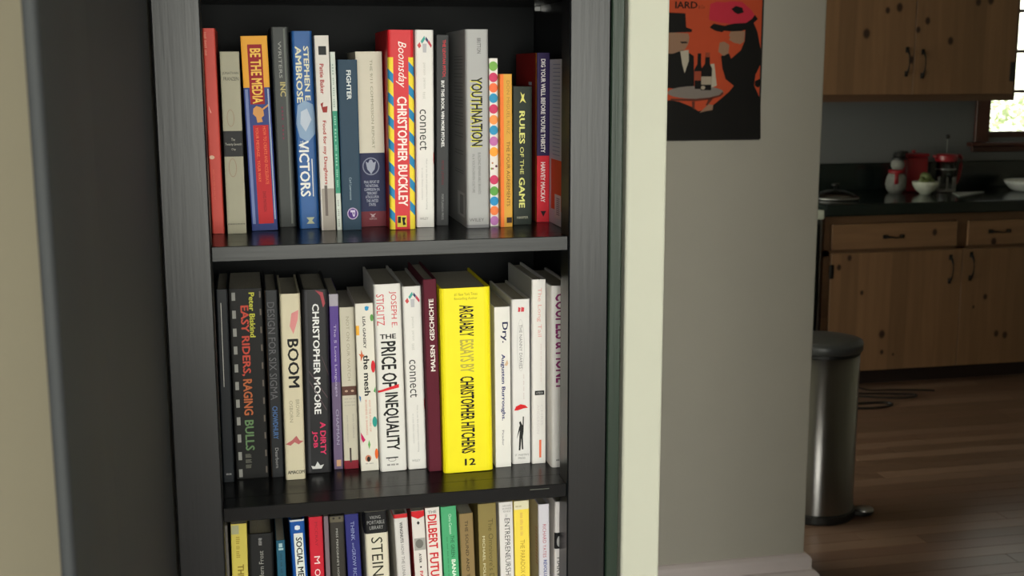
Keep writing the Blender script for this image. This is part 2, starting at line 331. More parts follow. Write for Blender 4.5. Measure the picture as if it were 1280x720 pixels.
# ------------------------------------------------------------------ books
BOOKS = [
[1,"red book with faint pale script, at the left end of the top shelf","h","c84a40",None,-0.0422,0.1266,1.371,0.0155,0.2618,-0.0043,0.155,[["C","dot",0.27,0.3781,0.00331,0.00253,"dcb9a0"],["D","small_print","d",0.1,0.3,0.8694,0.9833,"dc8c78",3],["P","stroke",[[0.2,0.6313],[0.32,0.6081],[0.4,0.5965],[0.36,0.5926],[0.28,0.6042]],"e6b09b"],["D","small_print","d",0.3,0.42,0.1689,0.3192,"d2604e",6]]],
[1,"grey-cream book with a dark band around the middle of its spine","p","a6a28e",None,-0.0184,0.1211,1.371,0.0239,0.2327,-0.0022,0.135,[["T","author","JONATHAN","h",0.08,0.92,0.8745,0.8918,"4a4a44",0],["T","author","FRANZEN","h",0.14,0.92,0.8443,0.8637,"4a4a44",0],["R","band",0,1,0.4297,0.5703,"2f2f31"],["T","title","The","h",0.4,0.6,0.5155,0.5309,"b0aea4",0],["T","title","Twenty-Seventh","h",0.08,0.95,0.4869,0.5045,"b0aea4",0],["T","title","City","h",0.4,0.62,0.4605,0.4759,"b0aea4",0],["O","ring",0.42,0.6403,0.00454,0.01085,"937060"],["O","ring",0.42,0.3678,0.00493,0.01183,"937060"],["D","small_print","h",0.05,0.95,0.0509,0.0577,"55544c",7]]],
[1,"blue and yellow book with a red panel and a raised fist on its spine","p","33427f",None,0.0175,0.1434,1.371,0.0335,0.2527,-0.0204,0.135,[["R","band",0,1,0.7399,1,"e6a53c"],["R","panel",0.23,0.78,0.6545,0.9576,"96232a"],["R","panel",0.28,0.86,0.0363,0.5482,"be2a30"],["T","title","BE THE MEDIA","d",0.32,0.72,0.6585,0.9375,"f0c35a",1],["P","fist",[[0.33,0.6341],[0.45,0.6463],[0.62,0.6382],[0.7,0.6218],[0.72,0.5973],[0.62,0.585],[0.66,0.5646],[0.45,0.5605],[0.42,0.5891],[0.3,0.6055]],"d2985a"],["P","stroke",[[0.6,0.6259],[0.9,0.6545],[0.92,0.6463],[0.62,0.6177]],"d2985a"],["T","subtitle","HOW TO CREATE AND ACCELERATE","d",0.64,0.76,0.242,0.5399,"eb7850",0],["T","subtitle","YOUR MESSAGE... YOUR WAY","d",0.36,0.47,0.2545,0.5358,"eb7850",0],["T","author","DAVID MATHISON","d",0.5,0.62,0.0996,0.2044,"6e1822",0],["R","stripe",0.05,0.16,0.0363,0.7318,"7684b4"],["R","stripe",0.9,0.95,0.0574,0.7318,"a0aec8"]]],  # pale stripes near both spine edges are painted glints of the plastic wrap
[1,"dark grey glossy book with silver and yellow lettering on the top shelf","h","3a3d3c",None,0.0487,0.1758,1.371,0.0233,0.2653,-0.0099,0.155,[["T","title","WRITERS","d",0.38,0.56,0.75,0.9306,"a5a5a0",0],["T","title","INC","d",0.4,0.72,0.659,0.7303,"c3b478",1],["D","small_print","d",0.42,0.52,0.4394,0.6113,"7a3048",2],["R","stripe",0.7,0.8,0.0165,0.993,"6d716c"]]],
[1,"blue hardcover with cream capitals and a white title, beside the silver-lettered dark book","h","2b5c9b",None,0.0768,0.1518,1.371,0.0268,0.2595,-0.0115,0.155,[["T","author","STEPHEN E.","d",0.54,0.8,0.6427,0.9258,"e1dcbe",1],["T","author","AMBROSE","d",0.14,0.44,0.6427,0.9258,"e1dcbe",1],["P","cloud",[[0.15,0.6306],[0.5,0.6548],[0.9,0.6347],[1,0.5581],[0.95,0.4852],[0.6,0.4446],[0.2,0.469],[0.05,0.5379]],"8ca5c3"],["P","cloud",[[0.3,0.5984],[0.6,0.6145],[0.8,0.5581],[0.5,0.4974],[0.25,0.5379]],"bec8d7"],["T","title","THE","d",0.2,0.35,0.4121,0.4527,"dce1e6",0],["T","title","VICTORS","d",0.12,0.62,0.166,0.4527,"ebebe6",1],["R","stripe",0.72,0.76,0.166,0.359,"ebebe6"],["P","emblem",[[0.35,0.0583],[0.75,0.0583],[0.62,0.0416],[0.75,0.025],[0.35,0.025],[0.48,0.0416]],"b9bea0"]]],
[1,"white book with red lettering and a black patch near its top","p","d8d2cc",None,0.1004,0.1275,1.371,0.0181,0.2534,-0.0102,0.135,[["R","patch",0.25,0.8,0.9023,0.9464,"28282a"],["T","author","Pattie Baker","d",0.28,0.58,0.7046,0.8581,"a53c3c",1],["P","emblem",[[0.25,0.6558],[0.45,0.6639],[0.4,0.6395],[0.75,0.6436],[0.7,0.611],[0.4,0.611]],"96322e"],["T","title","Food for my Daughters","d",0.28,0.6,0.2399,0.5701,"aa413c",1],["R","band",0.1,1,0,0.2191,"a09890"],["R","patch",0.3,0.5,0.0767,0.2357,"6e6460"]]],
[1,"thin green and white booklet beside the dark blue book","p","ccd3cb",None,0.1146,0.1276,1.371,0.0065,0.2326,-0.0135,0.135,[["R","band",0,1,0.21,0.6742,"3f9178"],["D","small_print","d",0.3,0.6,0.692,0.9351,"8ca096",4],["D","small_print","d",0.3,0.65,0.2419,0.6474,"96c8b4",6],["D","small_print","d",0.3,0.6,0.0175,0.1735,"8c8c8c",3]]],
[1,"dark teal-blue book with white capitals and a round purple emblem","p","223d52",None,0.131,0.1239,1.371,0.0251,0.2227,-0.0042,0.135,[["T","title","FIGHTER","d",0.42,0.66,0.7687,0.9394,"d7dcdc",1],["T","author","Carl Lawrenson","d",0.42,0.54,0.1811,0.3142,"a0b4be",0],["C","emblem",0.55,0.0984,0.00719,0.00781,"b9aac8"],["C","emblem",0.55,0.0984,0.00596,0.00658,"4b2c78"],["T","emblem","P","d",0.43,0.68,0.0783,0.119,"c8bed7",1]]],
[1,"cream book with a navy and maroon lower spine bearing a round eagle seal","p","ccc6b6",None,0.1627,0.1543,1.371,0.0351,0.2334,-0.009,0.135,[["R","band",0,1,0.0885,0.4265,"23284a"],["R","band",0,1,0,0.0885,"6e2a34"],["T","title","THE 9/11 COMMISSION REPORT","d",0.53,0.63,0.4518,0.9544,"82826e",0],["C","seal",0.46,0.3493,0.01144,0.01197,"7d8296"],["C","seal",0.46,0.3493,0.00996,0.01049,"23284a"],["P","seal",[[0.26,0.3783],[0.36,0.3691],[0.42,0.3875],[0.5,0.3875],[0.56,0.3691],[0.66,0.3783],[0.6,0.3322],[0.52,0.3183],[0.46,0.3045],[0.4,0.3183],[0.32,0.3322]],"969bad"],["T","subtitle","FINAL REPORT OF","h",0.18,0.76,0.2513,0.2675,"b4b9c8",0],["T","subtitle","THE NATIONAL","h",0.22,0.72,0.2295,0.2457,"b4b9c8",0],["T","subtitle","COMMISSION ON","h",0.18,0.76,0.2077,0.2239,"b4b9c8",0],["T","subtitle","TERRORIST","h",0.27,0.67,0.1858,0.2021,"b4b9c8",0],["T","subtitle","ATTACKS UPON","h",0.22,0.72,0.164,0.1803,"b4b9c8",0],["T","subtitle","THE UNITED","h",0.25,0.7,0.1421,0.1584,"b4b9c8",0],["T","subtitle","STATES","h",0.34,0.6,0.1202,0.1365,"b4b9c8",0],["P","emblem",[[0.36,0.0768],[0.48,0.0698],[0.6,0.0768],[0.52,0.0628],[0.56,0.0558],[0.4,0.0558],[0.44,0.0628]],"b49ba0"],["T","emblem","NORTON","h",0.34,0.62,0.0394,0.0511,"b49ba0",0]]],
[1,"thick red hardcover with white lettering and blue and yellow striped spine edges","h","cd242c",None,0.1977,0.1147,1.371,0.0344,0.2605,0.005,0.155,[["R","band",0,0.2,0,0.8658,"ebd23c"],["R","band",0.78,1,0,0.8658,"ebd23c"],["P","stripe",[[0,0.8107],[0.2,0.7831],[0.2,0.7357],[0,0.7634]],"2a82b4"],["P","stripe",[[0.78,0.8461],[1,0.8146],[1,0.7673],[0.78,0.7989]],"2a82b4"],["P","stripe",[[0,0.6961],[0.2,0.6683],[0.2,0.6205],[0,0.6484]],"2a82b4"],["P","stripe",[[0.78,0.7317],[1,0.7],[1,0.6524],[0.78,0.6842]],"2a82b4"],["P","stripe",[[0,0.5807],[0.2,0.5527],[0.2,0.5046],[0,0.5327]],"2a82b4"],["P","stripe",[[0.78,0.6166],[1,0.5847],[1,0.5367],[0.78,0.5687]],"2a82b4"],["P","stripe",[[0,0.4645],[0.2,0.4364],[0.2,0.388],[0,0.4162]],"2a82b4"],["P","stripe",[[0.78,0.5006],[1,0.4685],[1,0.4202],[0.78,0.4524]],"2a82b4"],["P","stripe",[[0,0.3476],[0.2,0.3193],[0.2,0.2706],[0,0.299]],"2a82b4"],["P","stripe",[[0.78,0.384],[1,0.3516],[1,0.303],[0.78,0.3354]],"2a82b4"],["P","stripe",[[0,0.2299],[0.2,0.2014],[0.2,0.1524],[0,0.181]],"2a82b4"],["P","stripe",[[0.78,0.2665],[1,0.234],[1,0.1851],[0.78,0.2177]],"2a82b4"],["P","stripe",[[0,0.1114],[0.2,0.0827],[0.2,0.0334],[0,0.0622]],"2a82b4"],["P","stripe",[[0.78,0.1483],[1,0.1155],[1,0.0663],[0.78,0.0991]],"2a82b4"],["I","title","Boomsday","d",0.3,0.7,0.7159,0.9442,"f5ebe6",0],["T","author","CHRISTOPHER BUCKLEY","d",0.33,0.7,0.1196,0.6722,"f5e6e1",1],["R","emblem",0.28,0.64,0.0128,0.0704,"dcc846"],["P","emblem",[[0.3,0.0663],[0.42,0.0663],[0.42,0.0334],[0.3,0.0334]],"14140f"],["P","emblem",[[0.46,0.0622],[0.62,0.0622],[0.56,0.0416],[0.62,0.0251],[0.5,0.021]],"14140f"]]],
[1,"white hardcover with a small figure of coloured strokes, right of the thick red striped book","h","dedcd8",None,0.2301,0.1302,1.371,0.0251,0.2611,0.0079,0.155,[["P","figure",[[0.12,0.9237],[0.25,0.9396],[0.33,0.9198],[0.22,0.9079]],"c85050"],["P","figure",[[0.3,0.9435],[0.5,0.9712],[0.55,0.9554],[0.38,0.9317]],"4aa096"],["P","figure",[[0.58,0.9672],[0.7,0.9514],[0.68,0.9356],[0.55,0.9514]],"3c3c64"],["P","figure",[[0.72,0.9514],[0.9,0.9237],[0.85,0.9119],[0.68,0.9356]],"be3c50"],["P","figure",[[0.4,0.9317],[0.62,0.9317],[0.6,0.8881],[0.42,0.8881]],"b4b4b9"],["T","small_print","person","d",0.4,0.54,0.7766,0.8364,"b9b9b4",0],["T","small_print","person","d",0.4,0.54,0.7086,0.7607,"b9b9b4",0],["T","small_print","test","d",0.4,0.54,0.6565,0.6926,"b9b9b4",0],["T","title","connect","d",0.22,0.62,0.3974,0.6042,"3c3c3c",0],["C","dot",0.97,0.3566,0.00063,0.00846,"be282d"],["T","subtitle","How to use data and experience marketing","d",0.52,0.63,0.0931,0.3525,"a5a5a5",0],["T","subtitle","to create lifetime customers","d",0.3,0.4,0.1428,0.3075,"b4b4b4",0],["T","small_print","WILEY","h",0.2,0.65,0.0391,0.0516,"8c8c8c",0]]],
[1,"charcoal black book with small red and white lettering reading down","p","363739",None,0.2558,0.1456,1.371,0.0165,0.2551,0.0121,0.135,[["T","title","THE LEVITAN PITCH.","d",0.5,0.75,0.7819,0.9754,"c3323c",1],["T","title","BUY THIS BOOK. WIN MORE PITCHES.","d",0.38,0.64,0.4161,0.7653,"e6e6e6",1],["T","author","PETER LEVITAN","d",0.4,0.6,0.2188,0.3464,"642028",0],["T","small_print","PORTLANDIA PRESS","d",0.4,0.58,0.0302,0.1676,"8c8c8c",0]]],
[1,"thick silver hardcover with yellow-edged black capitals and a barcode on its side","h","a8a8a8",None,0.2989,0.109,1.371,0.031,0.2615,-0.0019,0.155,[["T","author","BRITTON","d",0.5,0.66,0.882,0.9568,"464646",0],["T","title_shadow","YOUTHNATION","d",0.18,0.68,0.4141,0.7592,"d2cd50",1],["T","title","YOUTHNATION","d",0.23,0.72,0.4182,0.7632,"32322d",1],["T","subtitle","BUILDING REMARKABLE BRANDS","d",0.5,0.62,0.1734,0.3857,"787878",0],["T","subtitle","IN A YOUTH-DRIVEN CULTURE","d",0.25,0.36,0.1816,0.3776,"787878",0],["T","small_print","WILEY","h",0.1,0.75,0.0332,0.0497,"6e6e6e",0],["R","band",0,1,0,0.0166,"828286"],["S","barcode",0.01,0.07,0.0456,0.1734,"d2d2d2"],["S","barcode_line",0.018,0.05,0.152,0.1569,"46464b"],["S","barcode_line",0.018,0.05,0.1429,0.1479,"46464b"],["S","barcode_line",0.018,0.05,0.1339,0.1388,"46464b"],["S","barcode_line",0.018,0.05,0.1248,0.1298,"46464b"],["S","barcode_line",0.018,0.05,0.1158,0.1207,"46464b"],["S","barcode_line",0.018,0.05,0.1067,0.1116,"46464b"],["S","barcode_line",0.018,0.05,0.0976,0.1026,"46464b"],["S","barcode_line",0.018,0.05,0.0885,0.0935,"46464b"],["S","barcode_line",0.018,0.05,0.0795,0.0844,"46464b"],["S","barcode_line",0.018,0.05,0.0704,0.0753,"46464b"],["S","barcode_line",0.018,0.05,0.0613,0.0662,"46464b"],["S","blurb",0.012,0.085,0.8662,0.8702,"828282"],["S","blurb",0.012,0.085,0.8504,0.8544,"828282"],["S","blurb",0.012,0.085,0.8346,0.8385,"828282"],["S","blurb",0.012,0.085,0.8187,0.8227,"828282"],["S","blurb",0.012,0.085,0.8029,0.8069,"828282"],["S","blurb",0.012,0.085,0.7791,0.7831,"828282"],["S","blurb",0.012,0.085,0.7632,0.7672,"828282"],["S","blurb",0.012,0.085,0.7314,0.7354,"828282"],["S","blurb",0.012,0.085,0.7155,0.7195,"828282"],["S","blurb",0.012,0.085,0.6995,0.7035,"828282"],["S","blurb",0.012,0.085,0.6836,0.6876,"828282"],["S","blurb",0.012,0.085,0.6596,0.6636,"828282"],["S","blurb",0.012,0.085,0.6436,0.6476,"828282"],["S","blurb",0.012,0.085,0.6276,0.6316,"828282"],["S","blurb",0.012,0.085,0.6116,0.6156,"828282"],["S","blurb",0.012,0.085,0.5795,0.5835,"828282"],["S","blurb",0.012,0.085,0.5634,0.5674,"828282"],["S","blurb",0.012,0.085,0.5473,0.5514,"828282"],["S","blurb",0.012,0.085,0.5312,0.5353,"828282"],["S","blurb",0.012,0.085,0.5151,0.5192,"828282"],["S","blurb",0.012,0.085,0.4748,0.4788,"828282"],["S","blurb",0.012,0.085,0.4586,0.4627,"828282"],["S","blurb",0.012,0.085,0.3857,0.3898,"828282"],["S","blurb",0.012,0.085,0.3695,0.3735,"828282"],["S","blurb",0.012,0.085,0.2839,0.288,"828282"],["S","blurb",0.012,0.085,0.2717,0.2758,"828282"]]],
[1,"narrow white book covered in large coloured dots","p","e1dcd7",None,0.3234,0.1208,1.371,0.0116,0.2244,-0.0033,0.135,[["C","dot",0.48,0.9539,0.00594,0.00637,"78aa50"],["C","dot",0.48,0.8885,0.00594,0.00637,"c83c64"],["C","dot",0.48,0.8277,0.00594,0.00637,"eb7346"],["C","dot",0.48,0.7666,0.00594,0.00637,"3291be"],["C","dot",0.48,0.703,0.00594,0.00637,"c83c64"],["C","dot",0.48,0.6392,0.00594,0.00637,"f09650"],["C","dot",0.48,0.5776,0.00594,0.00637,"3291be"],["C","dot",0.48,0.5124,0.00594,0.00637,"be6eaa"],["C","dot",0.48,0.449,0.00594,0.00637,"f5a03c"],["C","dot",0.48,0.2812,0.00594,0.00637,"c83c64"],["C","dot",0.48,0.2136,0.00594,0.00637,"5fa04b"],["C","dot",0.48,0.1532,0.00594,0.00637,"2d8cc3"],["C","dot",0.48,0.0949,0.00594,0.00637,"eb7d46"],["C","dot",0.48,0.0341,0.00594,0.00637,"b978b9"],["C","dot",0.3,0.382,0.00127,0.00127,"b4825a"],["C","dot",0.75,0.3628,0.0017,0.0017,"5f3246"],["C","dot",0.2,0.3485,0.00149,0.00149,"78a03c"],["C","dot",0.35,0.3485,0.00127,0.00127,"a05078"]]],
[1,"yellow-gold book with an orange left edge, shorter than the dotted book","p","d7a03e",None,0.3377,0.1089,1.371,0.0163,0.2037,-0.0029,0.135,[["R","band",0,0.3,0,0.9995,"eb7832"],["T","author","DON MIGUEL RUIZ","d",0.55,0.8,0.6122,0.9585,"a57832",0],["T","title","THE FOUR AGREEMENTS","d",0.52,0.8,0.1386,0.5653,"64461e",0],["R","emblem",0.5,0.95,0.0267,0.0641,"32231e"]]],
[1,"short black-green book with yellow serif capitals and a small yellow bird mark","p","252e28",None,0.3645,0.1303,1.371,0.0259,0.187,0.0006,0.135,[["P","emblem",[[0.35,0.8831],[0.45,0.9231],[0.38,0.963],[0.5,0.9402],[0.6,0.9516],[0.56,0.9174],[0.68,0.8831],[0.5,0.9003]],"e1dc78"],["T","title","RULES","d",0.32,0.62,0.59,0.8259,"dcdc82",1],["T","title","OF THE","d",0.36,0.56,0.3694,0.5669,"dcdc82",0],["T","title","GAME","d",0.3,0.62,0.1233,0.3461,"dcdc82",1],["T","small_print","HARPER","h",0.2,0.8,0.0437,0.0614,"b4b4a0",0]]],
[1,"navy over red book with white capitals and a dark red side cover","p","2e2150","8c1e1e",0.3982,0.151,1.371,0.0178,0.232,0.0016,0.135,[["R","band",0,1,0,0.3972,"d72f3c"],["T","title","DIG YOUR WELL BEFORE YOU'RE THIRSTY","d",0.3,0.66,0.4162,0.9644,"f0ebeb",1],["T","author","HARVEY MACKAY","d",0.3,0.66,0.1198,0.3592,"f5e6e6",1],["P","emblem",[[0.3,0.0667],[0.75,0.0667],[0.52,0.0329]],"28181e"],["S","stripe",0.001,0.006,0,1,"e6a53c"],["S","patch",0.03,0.05,0.8113,0.8299,"b4bed2"]]],
[1,"thin pale book with an orange-red lower cover, last on the right of the top shelf","p","cdcad8",None,0.4131,0.0826,1.371,0.0104,0.2231,-0.0009,0.09,[["S","band",0,0.06,0.092,0.3991,"e65a2d"],["S","barcode",0.005,0.04,0.0436,0.1885,"d7cdd2"],["S","barcode_line",0.012,0.03,0.163,0.1692,"8c7888"],["S","barcode_line",0.012,0.03,0.1509,0.1572,"8c7888"],["S","barcode_line",0.012,0.03,0.1389,0.1451,"8c7888"],["S","barcode_line",0.012,0.03,0.1268,0.1331,"8c7888"],["S","barcode_line",0.012,0.03,0.1147,0.121,"8c7888"],["S","barcode_line",0.012,0.03,0.1027,0.1089,"8c7888"],["S","barcode_line",0.012,0.03,0.0906,0.0969,"8c7888"],["S","barcode_line",0.012,0.03,0.0785,0.0848,"8c7888"],["S","barcode_line",0.012,0.03,0.0664,0.0727,"8c7888"],["S","blurb",0.01,0.05,0.9667,0.9722,"969bb9"],["S","blurb",0.01,0.05,0.9435,0.949,"969bb9"],["S","blurb",0.01,0.05,0.9203,0.9258,"969bb9"],["S","blurb",0.01,0.05,0.897,0.9026,"969bb9"],["S","blurb",0.01,0.05,0.8738,0.8794,"969bb9"],["S","blurb",0.01,0.05,0.8505,0.8561,"969bb9"],["S","blurb",0.01,0.05,0.8272,0.8328,"969bb9"],["S","blurb",0.01,0.05,0.8038,0.8094,"969bb9"],["S","blurb",0.01,0.05,0.7805,0.7861,"969bb9"],["S","blurb",0.01,0.05,0.7571,0.7627,"969bb9"],["S","blurb",0.01,0.05,0.7336,0.7393,"969bb9"],["S","blurb",0.01,0.05,0.7102,0.7158,"969bb9"],["S","blurb",0.01,0.05,0.6867,0.6924,"969bb9"],["S","blurb",0.01,0.05,0.6632,0.6689,"969bb9"],["S","blurb",0.01,0.05,0.6397,0.6453,"969bb9"],["S","blurb",0.01,0.05,0.6161,0.6218,"969bb9"],["S","blurb",0.01,0.05,0.5926,0.5982,"969bb9"],["S","blurb",0.01,0.05,0.5689,0.5746,"969bb9"],["S","blurb",0.01,0.05,0.5453,0.551,"969bb9"],["S","blurb",0.01,0.05,0.5216,0.5273,"969bb9"],["S","blurb",0.01,0.05,0.498,0.5036,"969bb9"],["S","blurb",0.01,0.05,0.4742,0.4799,"969bb9"],["S","blurb",0.01,0.05,0.4505,0.4562,"969bb9"],["S","blurb",0.01,0.05,0.4267,0.4324,"969bb9"]]],
[2,"thin black book with a fine white line down its spine, leftmost on the middle shelf","h","14181d",None,-0.0424,0.1047,1.04,0.0149,0.261,0.0049,0.155,[["R","stripe",0.38,0.43,0.5009,0.9313,"b9b9b4"],["D","emblem","h",0.3,0.75,0.0384,0.0469,"aaaaaa",3]]],
[2,"black book printed with film-strip perforations and orange-green capitals","p","131313",None,-0.0112,0.1144,1.04,0.042,0.2592,-0.0006,0.135,[["R","perforation",0.08,0.19,0.94,0.9811,"8c8c88"],["R","perforation",0.08,0.19,0.8475,0.8889,"8c8c88"],["R","perforation",0.08,0.19,0.7546,0.7962,"8c8c88"],["R","perforation",0.08,0.19,0.6616,0.7034,"8c8c88"],["R","perforation",0.08,0.19,0.5681,0.6101,"8c8c88"],["R","perforation",0.08,0.19,0.4753,0.5176,"8c8c88"],["R","perforation",0.08,0.19,0.3821,0.4246,"8c8c88"],["R","perforation",0.08,0.19,0.2884,0.3311,"8c8c88"],["R","perforation",0.08,0.19,0.1964,0.2392,"8c8c88"],["R","perforation",0.08,0.19,0.1021,0.1452,"8c8c88"],["R","perforation",0.08,0.19,0.0096,0.0529,"8c8c88"],["R","perforation",0.92,0.97,0.9507,0.9836,"5f5750"],["R","perforation",0.92,0.97,0.86,0.893,"5f5750"],["R","perforation",0.92,0.97,0.7671,0.8003,"5f5750"],["R","perforation",0.92,0.97,0.6741,0.7075,"5f5750"],["R","perforation",0.92,0.97,0.5807,0.6143,"5f5750"],["R","perforation",0.92,0.97,0.488,0.5218,"5f5750"],["R","perforation",0.92,0.97,0.3949,0.4288,"5f5750"],["R","perforation",0.92,0.97,0.3012,0.3353,"5f5750"],["R","perforation",0.92,0.97,0.2092,0.2435,"5f5750"],["R","perforation",0.92,0.97,0.1151,0.1495,"5f5750"],["R","perforation",0.92,0.97,0.026,0.0607,"5f5750"],["T","title","EASY RIDERS,","d",0.3,0.58,0.547,0.9136,"be4b3c",1],["T","title","RAGING","d",0.32,0.6,0.3396,0.5302,"b4643c",1],["T","title","BULLS","d",0.32,0.6,0.1512,0.314,"64825a",1],["T","author","Peter Biskind","d",0.6,0.77,0.7479,0.9795,"bebe46",1],["D","emblem","d",0.3,0.5,0.0563,0.134,"6e6e64",3]]],
[2,"black hardcover with grey serif capitals and a blue surname on its spine","h","1f2124",None,0.0223,0.112,1.04,0.017,0.2561,-0.0016,0.155,[["T","title","DESIGN FOR SIX SIGMA","d",0.15,0.7,0.42,0.9374,"5a5a5e",0],["T","author","CHOWDHURY","d",0.25,0.65,0.2079,0.3855,"416496",1],["T","small_print","Dearborn","d",0.35,0.6,0.0506,0.16,"969696",0],["R","stripe",0.01,0.05,0,1,"5a4a3c"]]],
[2,"cream hardcover with large black capitals between two black books","h","d2c9ae",None,0.0451,0.0966,1.04,0.0265,0.2531,0.0014,0.155,[["P","figure",[[0.55,0.897],[0.9,0.9139],[0.85,0.8632],[0.62,0.787],[0.45,0.8294]],"d78c8c"],["T","title","BOOM","d",0.3,0.85,0.5006,0.7616,"19191b",1],["T","author","BROWN","d",0.62,0.8,0.3448,0.4358,"96917d",0],["T","author","OSBORN","d",0.3,0.47,0.3144,0.4315,"96917d",0],["P","emblem",[[0.05,0.1964],[0.4,0.2183],[0.6,0.2402],[0.75,0.214],[0.95,0.2096],[0.7,0.1921],[0.5,0.2052],[0.3,0.1877]],"b46464"],["T","small_print","AMACOM","h",0.12,0.95,0.0314,0.0513,"1e1e1e",1]]],
[2,"black hardcover with white capitals over a short pink title","h","212124",None,0.0772,0.1177,1.04,0.0343,0.2536,0.0071,0.155,[["T","author","CHRISTOPHER MOORE","d",0.38,0.64,0.3259,0.9246,"e6e6e6",1],["T","title","A DIRTY","d",0.58,0.8,0.0998,0.2818,"cd3260",1],["T","title","JOB","d",0.26,0.48,0.1399,0.2331,"cd3260",1],["P","figure",[[0.5,0.997],[0.8,0.9843],[0.88,0.9246],[0.8,0.9032],[0.7,0.9672]],"a5464f"],["P","figure",[[0.2,0.5669],[0.9,0.4183],[0.9,0.4095],[0.2,0.5581]],"504046"],["P","figure",[[0.2,0.5146],[0.85,0.3524],[0.85,0.3436],[0.2,0.5058]],"504046"],["P","figure",[[0.7,0.645],[0.98,0.5364],[0.98,0.5276],[0.7,0.6364]],"504046"],["P","emblem",[[0.2,0.0417],[0.35,0.0372],[0.45,0.064],[0.55,0.0417],[0.7,0.0461],[0.6,0.0238],[0.25,0.0238]],"d2d2d2"],["R","stripe",0.1,0.2,0.0058,0.9928,"37373b"]]],
[2,"narrow purple book with pale lettering and a silver top","p","58418c",None,0.1045,0.1283,1.04,0.0121,0.2446,-0.0019,0.135,[["R","band",0,1,0.933,1,"a5a0aa"],["R","band",0,1,0,0.503,"695a78"],["T","title","The 5 Love Languages","d",0.35,0.68,0.4205,0.8298,"b9afcd",0],["T","author","CHAPMAN","d",0.38,0.7,0.1427,0.3468,"a5a0b9",0],["R","emblem",0.3,0.8,0.0164,0.0539,"c89b78"]]],
[2,"grey-cream book with a photo strip of eyes and a maroon foot","p","c3bdac",None,0.1221,0.1261,1.04,0.0196,0.2263,-0.0048,0.135,[["T","title","NOT ON OUR WATCH","d",0.42,0.63,0.5516,0.9437,"969180",0],["R","photo_strip",0,1,0.4598,0.5169,"5a3c32"],["C","photo_strip",0.3,0.4871,0.00212,0.00148,"b99b87"],["C","photo_strip",0.72,0.4871,0.00212,0.00148,"b99b87"],["D","small_print","h",0.15,0.9,0.435,0.4424,"a5a096",3],["D","small_print","h",0.15,0.9,0.415,0.4225,"a5a096",4],["D","small_print","h",0.15,0.9,0.3951,0.4026,"a5a096",3],["T","author","DON CHEADLE","d",0.66,0.78,0.1922,0.3427,"96918c",0],["T","author","JOHN PRENDERGAST","d",0.24,0.35,0.167,0.3377,"96918c",0],["R","band",0,1,0,0.0528,"821e2d"],["R","emblem",0.4,0.52,0.0406,0.1317,"3c3232"]]],
[2,"white book scattered with small bright coloured shapes and lowercase black title","p","dcd8cd",None,0.1462,0.1118,1.04,0.0241,0.2333,-0.0134,0.135,[["T","author","LISA GANSKY","d",0.38,0.54,0.7351,0.9233,"37373a",1],["T","title","the mesh","d",0.34,0.68,0.4541,0.6972,"232323",1],["T","subtitle","WHY THE FUTURE OF","d",0.56,0.66,0.2371,0.4301,"cd826e",0],["T","subtitle","BUSINESS IS SHARING","d",0.36,0.46,0.2176,0.4301,"cd826e",0],["P","shape",[[0.52,0.9795],[0.62,0.9841],[0.76,0.9795],[0.72,0.9608],[0.62,0.9561],[0.54,0.9608]],"2d8cbe"],["C","shape",0.9,0.914,0.00234,0.00478,"5a964b"],["R","shape",0,0.18,0.8153,0.8717,"e6aa3c"],["P","shape",[[0.1,0.7067],[0.22,0.7019],[0.25,0.7303],[0.32,0.7019],[0.42,0.6972],[0.3,0.683],[0.2,0.6593],[0.2,0.6877]],"c8643c"],["C","shape",0.88,0.626,0.00287,0.00849,"cd2832"],["P","shape",[[0.04,0.4589],[0.14,0.4493],[0.12,0.4157],[0.05,0.4397]],"3c78aa"],["P","shape",[[0.85,0.478],[0.97,0.5068],[0.97,0.4685]],"4b9b4b"],["C","shape",0.86,0.2952,0.00318,0.00743,"2d968c"],["P","shape",[[0.05,0.2371],[0.3,0.1885],[0.16,0.1739],[0.06,0.1982]],"be1e5a"],["P","shape",[[0.5,0.1885],[0.57,0.1593],[0.5,0.1301],[0.43,0.1593]],"64a55a"],["C","shape",0.9,0.1008,0.00234,0.00743,"dc6428"],["C","emblem",0.42,0.0764,0.00425,0.00478,"c88264"],["C","emblem",0.44,0.0715,0.00234,0.00372,"28231e"],["D","small_print","h",0.25,0.7,0.0422,0.0471,"828282",2]]],
[2,"thick white hardcover with tall black capitals and a red slash","h","dedcd8",None,0.1778,0.1027,1.04,0.0364,0.2598,-0.0164,0.155,[["T","author","JOSEPH E.","d",0.55,0.82,0.7721,0.9608,"c82837",0],["T","author","STIGLITZ","d",0.08,0.36,0.7848,0.9483,"c82837",0],["T","title","THE","h",0.16,0.76,0.713,0.7383,"232323",1],["T","title","PRICE OF","d",0.18,0.74,0.4573,0.7003,"1e1e1e",1],["T","title","INEQUALITY","d",0.18,0.76,0.115,0.4272,"1e1e1e",1],["P","slash",[[0.02,0.4401],[0.8,0.4702],[0.8,0.4509],[0.02,0.4294]],"d22832"],["O","emblem",0.45,0.0646,0.00534,0.00278,"2d2d2d"],["R","emblem",0.22,0.68,0.0712,0.0778,"2d2d2d"],["D","small_print","h",0.25,0.68,0.0317,0.0405,"464646",3]]],
